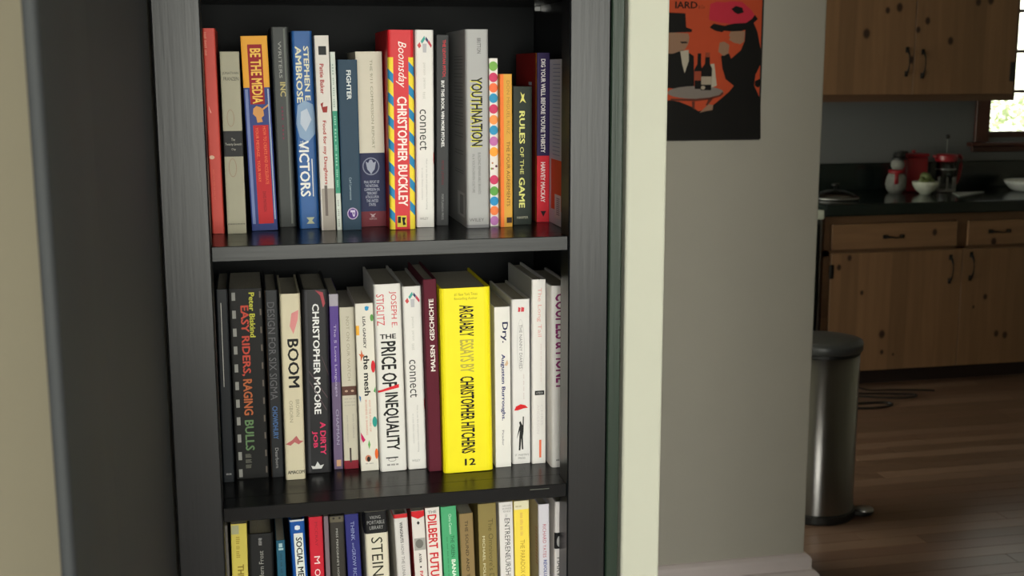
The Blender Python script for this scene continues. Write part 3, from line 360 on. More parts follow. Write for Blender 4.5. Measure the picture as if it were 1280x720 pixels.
[2,"white hardcover with a small figure of coloured strokes, left of the maroon cloth book","h","dedcd8",None,0.211,0.1047,1.04,0.0257,0.2552,-0.0169,0.155,[["P","figure",[[0.12,0.924],[0.25,0.9398],[0.33,0.92],[0.22,0.9082]],"c85050"],["P","figure",[[0.3,0.9437],[0.5,0.9713],[0.55,0.9555],[0.38,0.9319]],"4aa096"],["P","figure",[[0.58,0.9673],[0.7,0.9516],[0.68,0.9358],[0.55,0.9516]],"3c3c64"],["P","figure",[[0.72,0.9516],[0.9,0.924],[0.85,0.9121],[0.68,0.9358]],"be3c50"],["P","figure",[[0.4,0.9319],[0.62,0.9319],[0.6,0.8884],[0.42,0.8884]],"b4b4b9"],["T","small_print","person","d",0.4,0.54,0.7773,0.8369,"b9b9b4",0],["T","small_print","person","d",0.4,0.54,0.7095,0.7614,"b9b9b4",0],["T","small_print","test","d",0.4,0.54,0.6575,0.6936,"b9b9b4",0],["T","title","connect","d",0.22,0.62,0.3993,0.6054,"3c3c3c",0],["C","dot",0.97,0.3586,0.00064,0.00859,"be282d"],["T","subtitle","How to use data and experience marketing","d",0.52,0.63,0.0961,0.3546,"a5a5a5",0],["T","subtitle","to create lifetime customers","d",0.3,0.4,0.1456,0.3097,"b4b4b4",0],["T","small_print","WILEY","h",0.2,0.65,0.0423,0.0548,"8c8c8c",0]]],
[2,"maroon cloth-bound book with white capitals reading upwards","c","5c2230",None,0.2337,0.0902,1.04,0.0183,0.2662,-0.0181,0.155,[["T","title","MALSEN","u",0.38,0.72,0.5277,0.6626,"e6e1dc",1],["T","title","GESCHICHTE","u",0.38,0.72,0.6874,0.9008,"e6e1dc",1]]],
[2,"very thick bright yellow hardcover with tall black condensed capitals","h","f2e41e",None,0.2772,0.077,1.04,0.068,0.2551,-0.0117,0.16,[["T","subtitle","#1 New York Times","h",0.28,0.74,0.9572,0.9742,"968c1e",0],["T","subtitle","Bestselling Author","h",0.28,0.74,0.9339,0.9509,"968c1e",0],["T","title","ARGUABLY","d",0.37,0.66,0.7417,0.9084,"14140f",1],["T","title","ESSAYS BY","d",0.37,0.65,0.5475,0.7246,"b4aa46",1],["T","author","CHRISTOPHER HITCHENS","d",0.36,0.64,0.1039,0.5258,"14140f",1],["T","emblem","12","h",0.42,0.64,0.0371,0.075,"14140f",1]]],
[2,"white paperback with dark blue serif lettering, right of the thick yellow book","p","e1dfda",None,0.3279,0.0877,1.04,0.0216,0.2253,-0.0062,0.135,[["T","title","Dry.","d",0.38,0.86,0.7791,0.907,"232850",1],["T","author","Augusten Burroughs.","d",0.36,0.66,0.2949,0.7099,"32376e",1],["P","emblem",[[0.6,0.6405],[0.8,0.6752],[0.86,0.6504],[0.78,0.6355]],"d2b496"],["T","small_print","Picador","d",0.42,0.55,0.1378,0.2342,"505064",0]]],
[2,"white book with a red umbrella and a black figure on its spine","h","dcdad8",None,0.3558,0.0966,1.04,0.0262,0.233,-0.006,0.155,[["P","emblem",[[0.36,0.9543],[0.48,0.9496],[0.46,0.9257],[0.34,0.9257]],"c83c46"],["P","emblem",[[0.52,0.9543],[0.68,0.9496],[0.66,0.9257],[0.5,0.9257]],"c83c46"],["O","outline",0.48,0.7245,0.00511,0.03668,"b4b4b4"],["T","title","THE NANNY DIARIES","d",0.4,0.56,0.5843,0.8493,"787878",0],["D","small_print","d",0.6,0.66,0.3943,0.5504,"c3b4b4",4],["P","umbrella",[[0.1,0.3306],[0.2,0.3551],[0.45,0.3674],[0.7,0.36],[0.85,0.3429],[0.6,0.3404],[0.3,0.3306]],"cd1e23"],["P","figure",[[0.56,0.2913],[0.62,0.2913],[0.6,0.1976],[0.56,0.1679],[0.58,0.0886],[0.5,0.0886],[0.47,0.158],[0.42,0.0836],[0.33,0.0836],[0.37,0.1729],[0.4,0.2075],[0.22,0.1531],[0.36,0.2272],[0.4,0.2371],[0.36,0.2568],[0.44,0.2642],[0.5,0.247],[0.55,0.2371]],"1e1e1e"],["T","small_print","ST. MARTIN'S","h",0.12,0.88,0.0488,0.0613,"6e6e6e",0],["T","small_print","PRESS","h",0.3,0.68,0.0289,0.0414,"6e6e6e",0]]],
[2,"tall white book with a pink title and a small orange bar","h","e8e5e2","a8a8aa",0.3795,0.0925,1.04,0.0201,0.2601,-0.0024,0.155,[["T","title","The Long Tail","d",0.34,0.68,0.6951,0.9559,"e1a5a0",0],["D","subtitle","d",0.6,0.68,0.448,0.6563,"dccdcd",7],["R","tag",0.2,0.86,0.378,0.4021,"232323"],["T","tag","HYPERION","h",0.3,0.76,0.3841,0.3955,"c3c3c3",0],["T","author","CHRIS","d",0.6,0.78,0.2107,0.3253,"d7d2d2",0],["T","author","ANDERSON","d",0.34,0.52,0.1665,0.3253,"d7d2d2",0],["R","stripe",0.5,0.65,0.0331,0.131,"eb7350"]]],
[2,"white book with large purple capitals cut off by the right upright","h","e1dedc",None,0.4079,0.0702,1.04,0.032,0.2545,-0.0101,0.155,[["T","title","COUPLES & MONEY","d",0.2,0.8,0.4345,0.9583,"872d69",1],["D","small_print","h",0.2,0.7,0.0362,0.0453,"6e6e6e",3],["R","emblem",0.42,0.6,0.0679,0.0904,"1e1e1e"]]],
[3,"thin grey-brown book against the left upright of the bottom shelf","p","5f5b57",None,-0.0461,0.049,0.755,0.0042,0.2458,-0.0065,0.135,[]],
[3,"yellow book with brownish lettering, near the left end of the bottom shelf","p","cdbe5a",None,-0.0337,0.04,0.755,0.02,0.2497,0.0109,0.135,[["R","label",0.02,0.5,0.9448,0.9926,"a5a582"],["D","author","d",0.3,0.55,0.8138,0.9317,"a5913c",3],["T","title","THE","d",0.35,0.75,0.6994,0.7787,"87732d",1]]],
[3,"thick black hardcover with small pale lettering reading upwards","h","1e1f20",None,-0.0068,0.046,0.755,0.0323,0.2318,0.0116,0.155,[["T","title","Modern Frost","u",0.42,0.6,0.6882,0.8982,"9b9b96",0],["D","emblem","d",0.42,0.56,0.9314,0.974,"a0a0a0",4]]],
[3,"short teal book beside the blue and white book","p","235a73",None,0.0223,0.052,0.755,0.0112,0.2184,-0.0052,0.135,[["R","emblem",0.3,0.7,0.9549,0.9802,"a5c3c8"],["R","emblem",0.25,0.8,0.9371,0.9498,"a5c3c8"],["D","title","d",0.4,0.65,0.7225,0.9167,"1e465a",4]]],
[3,"bright blue book with black capitals on a white panel","h","1450a0",None,0.0502,0.043,0.755,0.0195,0.2482,-0.0298,0.155,[["P","emblem",[[0.34,0.9645],[0.5,0.969],[0.68,0.9645],[0.68,0.9468],[0.52,0.9423],[0.34,0.9468]],"dce6f0"],["R","panel",0.24,0.84,0.5878,0.9246,"dce1dc"],["T","title","SOCIAL MEDIA","d",0.36,0.76,0.6059,0.9023,"232323",1],["R","stripe",0,1,0.9911,1,"d2d7d7"]]],
[3,"crimson red book with wide-set white capitals","p","c82336",None,0.0691,0.049,0.755,0.0177,0.248,-0.0071,0.135,[["T","author","MCCRAY","d",0.42,0.62,0.8364,0.9706,"96192a",0],["T","title","M","d",0.3,0.72,0.7373,0.7801,"ebdcdc",0],["T","title","O","d",0.3,0.72,0.6672,0.7079,"ebdcdc",0]]],
[3,"thin mauve-grey book between the crimson and the dark brown books","p","786871",None,0.0833,0.04,0.755,0.0058,0.251,-0.0115,0.135,[]],
[3,"dark brown book with small grey capitals under a patterned top strip","h","34312d",None,0.0972,0.046,0.755,0.0195,0.2484,-0.0107,0.155,[["R","strip",0.02,0.98,0.9644,0.9956,"605a4b"],["C","strip",0.3,0.9866,0.00154,0.00154,"2d2a26"],["C","strip",0.7,0.9866,0.00154,0.00154,"2d2a26"],["T","title","MISS PEREGRINE'S HOME","d",0.42,0.56,0.6358,0.9286,"a5a5a0",0]]],
[3,"indigo blue book with pale blue serif lettering","p","2b2d73",None,0.1218,0.052,0.755,0.0179,0.2468,-0.0297,0.135,[["T","title","THINK","d",0.4,0.66,0.8504,0.9593,"8c96be",0],["T","title","and","d",0.45,0.6,0.8094,0.8367,"8c96be",0],["T","title","GROW RICH","d",0.4,0.66,0.6259,0.8048,"8c96be",0]]],
[3,"cream hardcover with a black top band and large thin black capitals","h","d2ccb9",None,0.1513,0.043,0.755,0.0311,0.251,-0.0229,0.155,[["R","band",0,1,0.88,1,"161618"],["T","subtitle","VIKING","h",0.24,0.7,0.9601,0.9779,"969696",0],["T","subtitle","PORTABLE","h",0.12,0.86,0.9312,0.9512,"969696",0],["T","subtitle","LIBRARY","h",0.22,0.8,0.9023,0.9223,"969696",0],["T","title","STEINBECK","d",0.26,0.74,0.424,0.8577,"28281e",0],["S","band",0,0.03,0.88,1,"161618"]]],
[3,"light grey hardcover with a red top and narrow grey capitals","h","cdcac8",None,0.1897,0.049,0.755,0.0191,0.2427,-0.0431,0.155,[["R","band",0,1,0.9768,1,"c3282d"],["T","title","WINGNUTS","d",0.38,0.6,0.8326,0.9537,"505050",1],["T","subtitle","HOW THE LUNATIC FRINGE","d",0.38,0.6,0.5122,0.8233,"6e6e6e",0],["S","band",0,0.03,0.9815,1,"c3282d"]]],
[3,"white book with a red top, a black diamond and a grey photo","p","d7d2cd","aa2d2d",0.2117,0.04,0.755,0.017,0.2489,-0.0431,0.135,[["P","band",[[0,0.9991],[1,0.9991],[1,0.9676],[0.5,0.9541],[0,0.9721]],"c81e28"],["P","emblem",[[0.5,0.9428],[0.62,0.9315],[0.5,0.9202],[0.38,0.9315]],"1e1e1e"],["R","photo",0.1,0.98,0.7774,0.8456,"9b9b96"],["C","photo",0.5,0.8138,0.00525,0.00629,"6e6e69"],["T","author","AYER","d",0.4,0.6,0.7044,0.7592,"282828",1],["C","dot",0.5,0.6816,0.00126,0.00126,"1e1e1e"],["T","title","PAINT","d",0.4,0.65,0.5668,0.6587,"be323c",1]]],
[3,"white paperback with big bold red capitals","p","dedad4",None,0.2308,0.046,0.755,0.0189,0.2494,-0.0377,0.135,[["T","title","THE","h",0.18,0.8,0.9684,0.9842,"828282",1],["T","title","DILBERT","d",0.14,0.78,0.7684,0.9616,"c8232d",1],["T","title","FUTURE","d",0.14,0.78,0.5477,0.7456,"c8232d",1]]],
[3,"green paperback with white and dark green lettering","p","4ba573",None,0.2536,0.052,0.755,0.0208,0.2471,-0.0376,0.135,[["T","author","Chris Cannon","d",0.48,0.66,0.8412,0.9564,"c8e6d2",0],["T","title","THE GREEN","d",0.54,0.78,0.7067,0.832,"23553c",0],["T","title","BANANA","d",0.54,0.8,0.5336,0.6927,"dcebdc",1],["D","subtitle","d",0.28,0.36,0.5899,0.8273,"377d5a",7]]],
[3,"tan book with small dark serif capitals, set a little lower","p","87724b",None,0.2744,0.043,0.755,0.0185,0.2388,-0.032,0.135,[["T","title","THE SOUND AND THE FURY","d",0.38,0.6,0.4722,0.9578,"2d2819",0]]],
[3,"wide olive-brown book with dull gold title and pale author line","p","857746",None,0.3022,0.049,0.755,0.0248,0.2481,-0.0233,0.135,[["T","title","The Omnivore's Dilemma","d",0.54,0.82,0.4325,0.9124,"5f552d",0],["T","author","MICHAEL POLLAN","d",0.2,0.34,0.5266,0.8155,"d2cdaa",0]]],
[3,"white book with dark grey serif capitals under three tiny lines","p","d7d4d2",None,0.3259,0.04,0.755,0.0188,0.2516,-0.0207,0.135,[["T","subtitle","HARVARD","h",0.25,0.9,0.9739,0.9842,"828282",0],["T","subtitle","BUSINESS","h",0.25,0.9,0.9581,0.9685,"828282",0],["T","subtitle","REVIEW","h",0.3,0.85,0.9423,0.9527,"828282",0],["T","title","ON","d",0.42,0.6,0.9143,0.9324,"8c8c8c",0],["T","title","ENTREPRENEURSHIP","d",0.38,0.76,0.5535,0.9075,"464646",0]]],
[3,"yellow and white book with faint golden lettering near the right end","p","ebd250",None,0.3478,0.046,0.755,0.0207,0.2494,-0.017,0.135,[["R","label",0,1,0.9515,1,"d7d2b4"],["D","emblem","h",0.1,0.5,0.9653,0.9744,"a59b73",2],["D","author","d",0.4,0.6,0.7998,0.9332,"d2aa5a",4],["T","title","THE PARADOX OF CHOICE","d",0.38,0.68,0.4268,0.7767,"aa8c32",0]]],
[3,"thick lilac-white hardcover with red then blue capitals","h","c8c6cf","c8c2b4",0.3799,0.052,0.755,0.0159,0.2399,-0.0147,0.155,[["T","author","RICHARD YATES","d",0.38,0.68,0.6788,0.8799,"aa505f",0],["T","title","REVOLUTIONARY ROAD","d",0.42,0.72,0.3597,0.6642,"46508c",1],["S","hatch",0.004,0.016,0.8427,0.8485,"be7d6e"],["S","hatch",0.004,0.016,0.8234,0.8292,"be7d6e"],["S","hatch",0.004,0.016,0.804,0.8098,"be7d6e"],["S","hatch",0.004,0.016,0.7847,0.7905,"be7d6e"],["S","hatch",0.004,0.016,0.7653,0.7711,"be7d6e"],["S","hatch",0.004,0.016,0.7459,0.7517,"be7d6e"],["S","hatch",0.004,0.016,0.7265,0.7323,"be7d6e"],["S","hatch",0.004,0.016,0.707,0.7129,"be7d6e"],["S","hatch",0.004,0.016,0.6876,0.6934,"be7d6e"],["S","hatch",0.004,0.016,0.6681,0.6739,"be7d6e"],["S","hatch",0.004,0.016,0.6486,0.6544,"be7d6e"],["S","hatch",0.004,0.016,0.6291,0.6349,"be7d6e"]]],
[3,"white book with a black and white photo, last on the right of the bottom shelf","h","dcd8d8",None,0.3971,0.043,0.755,0.018,0.245,0.0088,0.155,[["R","photo",0,1,0.7251,0.8195,"19191b"],["C","photo",0.35,0.7676,0.00333,0.00778,"a5a5a5"],["T","title","HARVEST","d",0.2,0.6,0.4918,0.6729,"505050",0]]]
]

_glyphs = {}
def glyph_mesh(s, bold, italic):
    key = (s, bold, italic)
    if key in _glyphs: return _glyphs[key]
    cu = bpy.data.curves.new('t', 'FONT'); cu.body = s; cu.size = 1; cu.resolution_u = 2
    cu.offset = 0
    if italic: cu.shear = .35
    o = bpy.data.objects.new('t', cu); COL.objects.link(o)
    dg = bpy.context.evaluated_depsgraph_get(); ev = o.evaluated_get(dg); me = ev.to_mesh()
    vs = [tuple(v.co) for v in me.vertices]; fs = [tuple(p.vertices) for p in me.polygons]
    if bold:
        nv = len(vs); base_v, base_f = list(vs), list(fs)
        for dx, dy in ((-.028, 0), (.028, 0), (0, .02), (0, -.02)):
            o_ = len(vs); vs += [(v[0] + dx, v[1] + dy, 3e-5 * o_ / nv) for v in base_v]; fs += [tuple(i + o_ for i in f) for f in base_f]
    ev.to_mesh_clear(); bpy.data.objects.remove(o); bpy.data.curves.remove(cu)
    if vs:
        x0 = min(v[0] for v in vs); x1 = max(v[0] for v in vs); y0 = min(v[1] for v in vs); y1 = max(v[1] for v in vs)
        # case-neutral line height keeps descenders in the box
        vs = [((v[0] - x0) / max(x1 - x0, 1e-6), (v[1] - y0) / max(y1 - y0, 1e-6), v[2]) for v in vs]
    _glyphs[key] = (vs, fs)
    return _glyphs[key]

GROUPS = {1: 'books on the top shelf', 2: 'books on the middle shelf', 3: 'books on the bottom shelf'}
def make_book(row, label, kind, col, side, X, Y, Z, W, H, lean, depth, marks):
    root = thing('book', label, 'book', (X, Y, Z + .0003), GROUPS[row])
    root.rotation_euler = (0, lean, 0)
    if abs(lean) > 1e-4: root.location.z += abs(math.sin(lean)) * W / 2
    hard = kind in 'hc'
    t = min(.0028 if hard else .0006, W * .12)
    bulge = min(.0045 if hard else .0007, W * .16)
    US = [0, .035, .075, .13, .5, .87, .925, .965, 1]
    def y0(u):
        e = min(u, 1 - u)
        return 0 if e >= .13 else bulge * (1 - math.sqrt(max(0, 1 - ((.13 - e) / .13) ** 2)))
    YS = [y0(u) for u in US]
    def yb(x):
        u = max(0, min(1, x / W + .5))
        for i in range(len(US) - 1):
            if u <= US[i + 1] + 1e-9: return YS[i] + (YS[i + 1] - YS[i]) * (u - US[i]) / (US[i + 1] - US[i])
        return YS[-1]
    outer = [(-W / 2, depth)] + [(-W / 2, depth * k / 4 + bulge * (1 - k / 4)) for k in (3, 2, 1)]
    outer += [(-W / 2 + W * u, yb(-W / 2 + W * u)) for u in US]
    outer += [(W / 2, depth * k / 4 + bulge * (1 - k / 4)) for k in (1, 2, 3)] + [(W / 2, depth)]
    inner = []
    for (x, y) in outer:
        xi = max(-W / 2 + t, min(W / 2 - t, x)); inner.append((xi, y + t if abs(x) < W / 2 - 1e-6 else max(y, bulge + t * .5)))
    bm = bmesh.new(); L = []
    for z in (0, H):
        L.append(([bm.verts.new((x, y, z)) for x, y in outer], [bm.verts.new((x, y, z)) for x, y in inner]))
    (o0, i0), (o1, i1) = L; n = len(outer)
    for k in range(n - 1):
        f = bm.faces.new((o0[k], o0[k + 1], o1[k + 1], o1[k]))
        if side and (k < 4 or k > n - 6): f.material_index = 1
        bm.faces.new((i0[k + 1], i0[k], i1[k], i1[k + 1]))
        bm.faces.new((o1[k], o1[k + 1], i1[k + 1], i1[k])); bm.faces.new((o0[k + 1], o0[k], i0[k], i0[k + 1]))
    for k in (0, n - 1): bm.faces.new((o0[k], i0[k], i1[k], o1[k]))
    new_obj('cover', bm, None, root, mats=[paper(col, kind)] + ([paper(side, kind)] if side else []))
    ins = .0035 if hard else 0.0004
    if W - 2 * t > .001:
        bx('page_block', PAGES, -W / 2 + t + .0001, W / 2 - t - .0001, bulge + t + .0005, depth - (ins if hard else .0002), ins, H - ins, parent=root)
    layer = 0
    for mk in marks:
        k, part = mk[0], mk[1]; layer += 1; off = .00012 + .00002 * layer; layer += 8 if k == 'T' and mk[9] else 0
        bm = bmesh.new()
        def put(u, tt, k_=0): return bm.verts.new(((u - .5) * W, -k_, tt * H))
        if k in 'TI':
            _, _, s, dr, u0, u1, t0, t1, c, bold = mk
            vs, fs = glyph_mesh(s, bold, k == 'I')
            if dr == 'd': P_ = [put(u0 + b * (u1 - u0), t1 - a * (t1 - t0), k_) for a, b, k_ in vs]
            elif dr == 'u': P_ = [put(u1 - b * (u1 - u0), t0 + a * (t1 - t0), k_) for a, b, k_ in vs]
            else: P_ = [put(u0 + a * (u1 - u0), t0 + b * (t1 - t0), k_) for a, b, k_ in vs]
            for f in fs:
                try: bm.faces.new([P_[i] for i in f])
                except ValueError: pass
        elif k == 'R':
            _, _, u0, u1, t0, t1, c = mk; us = [u0] + [u for u in US if u0 < u < u1] + [u1]; m_ = len(us) - 1
            A = [put(u, t0) for u in us]; B2 = [put(u, t1) for u in us]
            for i in range(m_): bm.faces.new((A[i], A[i + 1], B2[i + 1], B2[i]))
        elif k == 'C':
            _, _, u, tt, rx, ry, c = mk; a0 = put(u, tt)
            cl = lambda v: max(.0, min(1., v))
            ring = [put(cl(u + rx / W * math.cos(a * PI / 10)), tt + ry / H * math.sin(a * PI / 10)) for a in range(20)]
            for i in range(20): bm.faces.new((a0, ring[i], ring[(i + 1) % 20]))
        elif k == 'O':
            _, _, u, tt, rx, ry, c = mk
            th = .0005
            A = [put(u + rx / W * math.cos(a * PI / 12), tt + ry / H * math.sin(a * PI / 12)) for a in range(24)]
            B2 = [put(u + (rx - th) / W * math.cos(a * PI / 12), tt + (ry - th) / H * math.sin(a * PI / 12)) for a in range(24)]
            for i in range(24): bm.faces.new((A[i], A[(i + 1) % 24], B2[(i + 1) % 24], B2[i]))
        elif k == 'P':
            _, _, pts, c = mk
            fill(bm, [((u - .5) * W, 0, tt * H) for u, tt in pts])
        elif k == 'D':
            _, _, dr, u0, u1, t0, t1, c, cnt = mk
            rr = random.Random(len(label) * 7 + layer)
            ws = [rr.uniform(.6, 1.4) for _ in range(cnt)]; g = .25; tot = sum(ws) + g * (cnt - 1); a = 0
            for w_ in ws:
                q0, q1 = a / tot, (a + w_) / tot; a += w_ + g
                if dr == 'd': z1, z0, ua, ub = t1 - q0 * (t1 - t0), t1 - q1 * (t1 - t0), u0, u1
                else: z0, z1, ua, ub = t0, t1, u0 + q0 * (u1 - u0), u0 + q1 * (u1 - u0)
                # each word is a run of little strokes
                m_ = 4
                for j in range(m_):
                    if dr == 'd':
                        s0 = z1 - (z1 - z0) * (j + .15) / m_; s1 = z1 - (z1 - z0) * (j + .7) / m_; e = rr.uniform(0, .25) * (ub - ua)
                        bm.faces.new((put(ua, s1), put(ub - e, s1), put(ub - e, s0), put(ua, s0)))
                    else:
                        s0 = ua + (ub - ua) * (j + .15) / m_; s1 = ua + (ub - ua) * (j + .75) / m_
                        bm.faces.new((put(s0, z0), put(s1, z0), put(s1, z1), put(s0, z1)))
        elif k == 'S':
            _, _, d0, d1, t0, t1, c = mk; xx = -W / 2 - off
            d0 += bulge
            q = [bm.verts.new((xx, yy, zz * H)) for yy, zz in ((d0, t0), (min(d1, depth), t0), (min(d1, depth), t1), (d0, t1))]
            bm.faces.new(q)
        if k != 'S':
            xs_ = [v.co.x / W + .5 for v in bm.verts]
            if xs_ and (min(xs_) < .13 or max(xs_) > .87):
                for u in US[1:-1]:
                    if min(xs_) < u < max(xs_):
                        bmesh.ops.bisect_plane(bm, geom=bm.verts[:] + bm.edges[:] + bm.faces[:], plane_co=((u - .5) * W, 0, 0), plane_no=(1, 0, 0))
            for v in bm.verts: v.co.y += yb(v.co.x) - off
        c = mk[9 - 1] if k in 'TI' else mk[-1] if k != 'D' else mk[7]
        me = bpy.data.meshes.new(part); bm.to_mesh(me); bm.free()
        me.materials.append(ink(c)); o = bpy.data.objects.new(part, me); COL.objects.link(o); o.parent = root
    return root
for b in BOOKS: make_book(*b)

# ------------------------------------------------------------------ poster
px0, px1, pz0, pz1 = .98, 1.472, 1.377, 2.02
ps = thing('poster', 'orange poster of a top-hatted man and a woman in a red hat', 'poster', (px0, PY - .0155, pz0))
bx('backing', mat('poster_edge', '17120f', rough=.6), 0, px1 - px0, 0, .015, 0, pz1 - pz0, parent=ps)
bm = bmesh.new(); q = [bm.verts.new(p) for p in ((0.004, -.0003, .004), (px1 - px0 - .006, -.0003, .004), (px1 - px0 - .006, -.0003, pz1 - pz0 - .004), (.004, -.0003, pz1 - pz0 - .004))]; bm.faces.new(q)
new_obj('print_ground', bm, ink('c8502e'), ps)
# local metres from a point of the printed picture
def art(name, c, polys, layer):
    if len(polys) > 1:
        for p_ in polys: art(name, c, [p_], layer)
        return
    bm = bmesh.new()
    for poly in polys:
        fill(bm, [(.2122 + (a - 58) / 420 * .2775, -.0003 - .00015 * layer, .402 - b_ / 660 * .402) for a, b_ in poly])
    me = bpy.data.meshes.new(name); bm.to_mesh(me); bm.free(); me.materials.append(ink(c)); o = bpy.data.objects.new(name, me); COL.objects.link(o); o.parent = ps
def ell(cx, cy, rx, ry, n=20): return [(cx + rx * math.cos(2 * PI * i / n), cy + ry * math.sin(2 * PI * i / n)) for i in range(n)]
art('figure', '141210', [[(398, 120), (430, 95), (455, 150), (475, 240), (475, 300), (452, 350), (447, 400), (480, 470), (486, 655), (-240, 655), (-240, 500), (60, 468), (100, 475), (160, 500), (190, 520), (215, 515), (260, 490), (290, 465), (330, 430), (352, 402), (312, 370), (296, 320), (288, 262), (325, 250), (335, 275), (380, 235), (396, 190)],
    [(450, 380), (475, 368), (481, 390), (467, 412), (450, 402)]], 1)
art('coat', '141210', [[(-60, 300), (0, 245), (60, 235), (95, 232), (125, 238), (163, 262), (168, 400), (140, 420), (-60, 400)]], 1)
art('face', 'a07c64', [[(330, 148), (396, 146), (393, 195), (375, 207), (345, 200), (322, 186), (330, 176), (322, 168)], [(280, 200), (300, 195), (325, 210), (322, 250), (300, 262), (275, 242)],
    [(20, 152), (135, 158), (141, 178), (136, 205), (122, 232), (98, 240), (66, 252), (20, 250)], [(195, 528), (235, 488), (258, 492), (255, 515), (215, 522)]], 2)
art('hat_crown', 'cd3246', [[(228, 95), (232, 22), (262, 12), (300, 14), (330, 8), (380, 12), (425, 50), (445, 85), (400, 112), (340, 115), (280, 108)]], 2)
art('hat_brim', '141210', [[(232, 130), (250, 112), (300, 122), (340, 112), (400, 108), (428, 88), (440, 70), (455, 90), (435, 108), (420, 130), (380, 146), (330, 148), (300, 145), (290, 152), (260, 146)], [(330, 45), (350, 30), (380, 38), (388, 60), (360, 68), (345, 60)],
    [(30, 62), (120, 66), (125, 130), (152, 140), (150, 152), (20, 156), (20, 140), (34, 130)], [(98, 196), (128, 196), (135, 203), (105, 204)]], 3)
art('shirt', 'c3b9a5', [[(100, 240), (138, 234), (140, 285), (122, 342), (110, 300)], [(240, 300), (258, 298), (272, 400), (245, 412)]], 3)
art('table', '8a8078', [ell(175, 432, 130, 30)], 4)
art('table_edge', '6a3526', [[(300, 428), (304, 440), (290, 452), (240, 466), (175, 473), (60, 470), (60, 460), (175, 462), (240, 456), (285, 444)], [(158, 474), (172, 474), (172, 515), (160, 502)], [(235, 462), (262, 455), (230, 495), (222, 492)]], 5)
art('bottle', '16120f', [[(180, 250), (196, 250), (197, 300), (202, 330), (200, 416), (170, 416), (166, 325), (179, 300)], [(216, 250), (236, 250), (237, 298), (248, 320), (246, 422), (198, 422), (198, 322), (214, 298)]], 6)
art('bottle_label', 'a04a32', [[(168, 333), (198, 333), (198, 376), (168, 376)], [(216, 246), (236, 246), (236, 268), (216, 268)]], 7)
art('bottle_label', 'b4a591', [[(199, 358), (246, 358), (246, 396), (199, 396)], ell(208, 410, 10, 9)], 7)
def poster_text(s, a0, a1, b0, b1, c, bold):
    vs, fs = glyph_mesh(s, bold, False); bm = bmesh.new()
    P_ = [bm.verts.new((.2122 + ((a0 + u * (a1 - a0)) - 58) / 420 * .2775, -.0014 - k_, .402 - (b1 + v * (b0 - b1)) / 660 * .402)) for u, v, k_ in vs]
    for f in fs: bm.faces.new([P_[i] for i in f])
    me = bpy.data.meshes.new('lettering'); bm.to_mesh(me); bm.free(); me.materials.append(ink(c)); o = bpy.data.objects.new('lettering', me); COL.objects.link(o); o.parent = ps
poster_text('IARD', 72, 174, 12, 44, '1e1612', 1)
poster_text('& Cie', 178, 207, 28, 44, '5a2a1c', 0)

# ------------------------------------------------------------------ kitchen: base cabinet
bcx = 2.745
base = thing('base_cabinet', 'knotty pine base cabinet with two drawers over two doors and dark pulls', 'cabinet', (bcx, KY, 0))
FR = pine('pine_frame', '73543c', '5a412e', vertical=False)
bm = bmesh.new(); box(bm, 0, 1.52, .02, KB - KY - .01, .085, .872); box(bm, 0, 1.52, .0, .02, .835, .872); box(bm, 0, .03, .0, .02, .085, .835); box(bm, .715, .772, 0, .02, .69, .835); box(bm, 0, 1.52, .0, .02, .672, .705); box(bm, 1.46, 1.52, 0, .02, .085, .835)
new_obj('body', bm, FR, base)
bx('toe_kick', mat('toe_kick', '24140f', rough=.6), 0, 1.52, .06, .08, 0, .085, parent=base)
def pull_vertical(parent, x, z, h=.1, y=-.002):
    bm = bmesh.new(); pts = [(x, y, z - h / 2), (x, y - .012, z - h / 2 + .006), (x, y - .026, z - h / 4), (x, y - .03, z), (x, y - .026, z + h / 4), (x, y - .012, z + h / 2 - .006), (x, y, z + h / 2)]
    tube(bm, pts, [.006, .006, .004, .0035, .004, .006, .006], 8)
    for s in (-1, 1):
        box(bm, x - .010, x + .010, y - .003, y + .001, z + s * h / 2 - .014, z + s * h / 2 + .014, bevel=.002)
    return new_obj('handle', bm, DARKMET, parent, smooth=False)
def pull_horizontal(parent, x, z, w=.1, y=-.002):
    bm = bmesh.new(); pts = [(x - w / 2, y, z), (x - w / 2 + .006, y - .012, z), (x - w / 4, y - .026, z), (x, y - .03, z - .003), (x + w / 4, y - .026, z), (x + w / 2 - .006, y - .012, z), (x + w / 2, y, z)]
    tube(bm, pts, [.006, .006, .004, .0035, .004, .006, .006], 8)
    for s in (-1, 1): box(bm, x + s * w / 2 - .014, x + s * w / 2 + .014, y - .003, y + .001, z - .010, z + .010, bevel=.002)
    return new_obj('handle', bm, DARKMET, parent)
def panel_child(name, x0, x1, z0, z1, m, parent, y0=-.018, y1=-.0005):
    # object origin stays at the cabinet's so knots are placed in cabinet coordinates
    return bx(name, m, x0, x1, y0, y1, z0, z1, parent=parent, bevel=.0012)
P1, P2 = '8f6c4e', '72543c'
d1 = panel_child('drawer', .036, .712, .708, .832, pine('pine_drawer_a', P1, P2, [(.588, .78, .014)], False), base); pull_horizontal(d1, .365, .765, .09, -.018)
d2 = panel_child('drawer', .775, 1.455, .708, .832, pine('pine_drawer_b', P1, P2, [(.92, .722, .016), (1.2, .78, .012)], False), base); pull_horizontal(d2, .95, .775, .1, -.018)
e1 = panel_child('door', .036, .7485, .088, .689, pine('pine_door_a', P1, P2, [(.132, .665, .012), (.078, .62, .012), (.207, .488, .010), (.328, .272, .017), (.332, .18, .010), (.395, .165, .006)]), base)
pull_vertical(e1, .685, .59, .12, -.018)
e2 = panel_child('door', .7535, 1.455, .088, .689, pine('pine_door_b', P1, P2, [(.893, .44, .012), (.97, .245, .014), (1.02, .235, .015), (.83, .39, .007), (1.2, .5, .014)]), base)
pull_vertical(e2, .80, .60, .12, -.018)
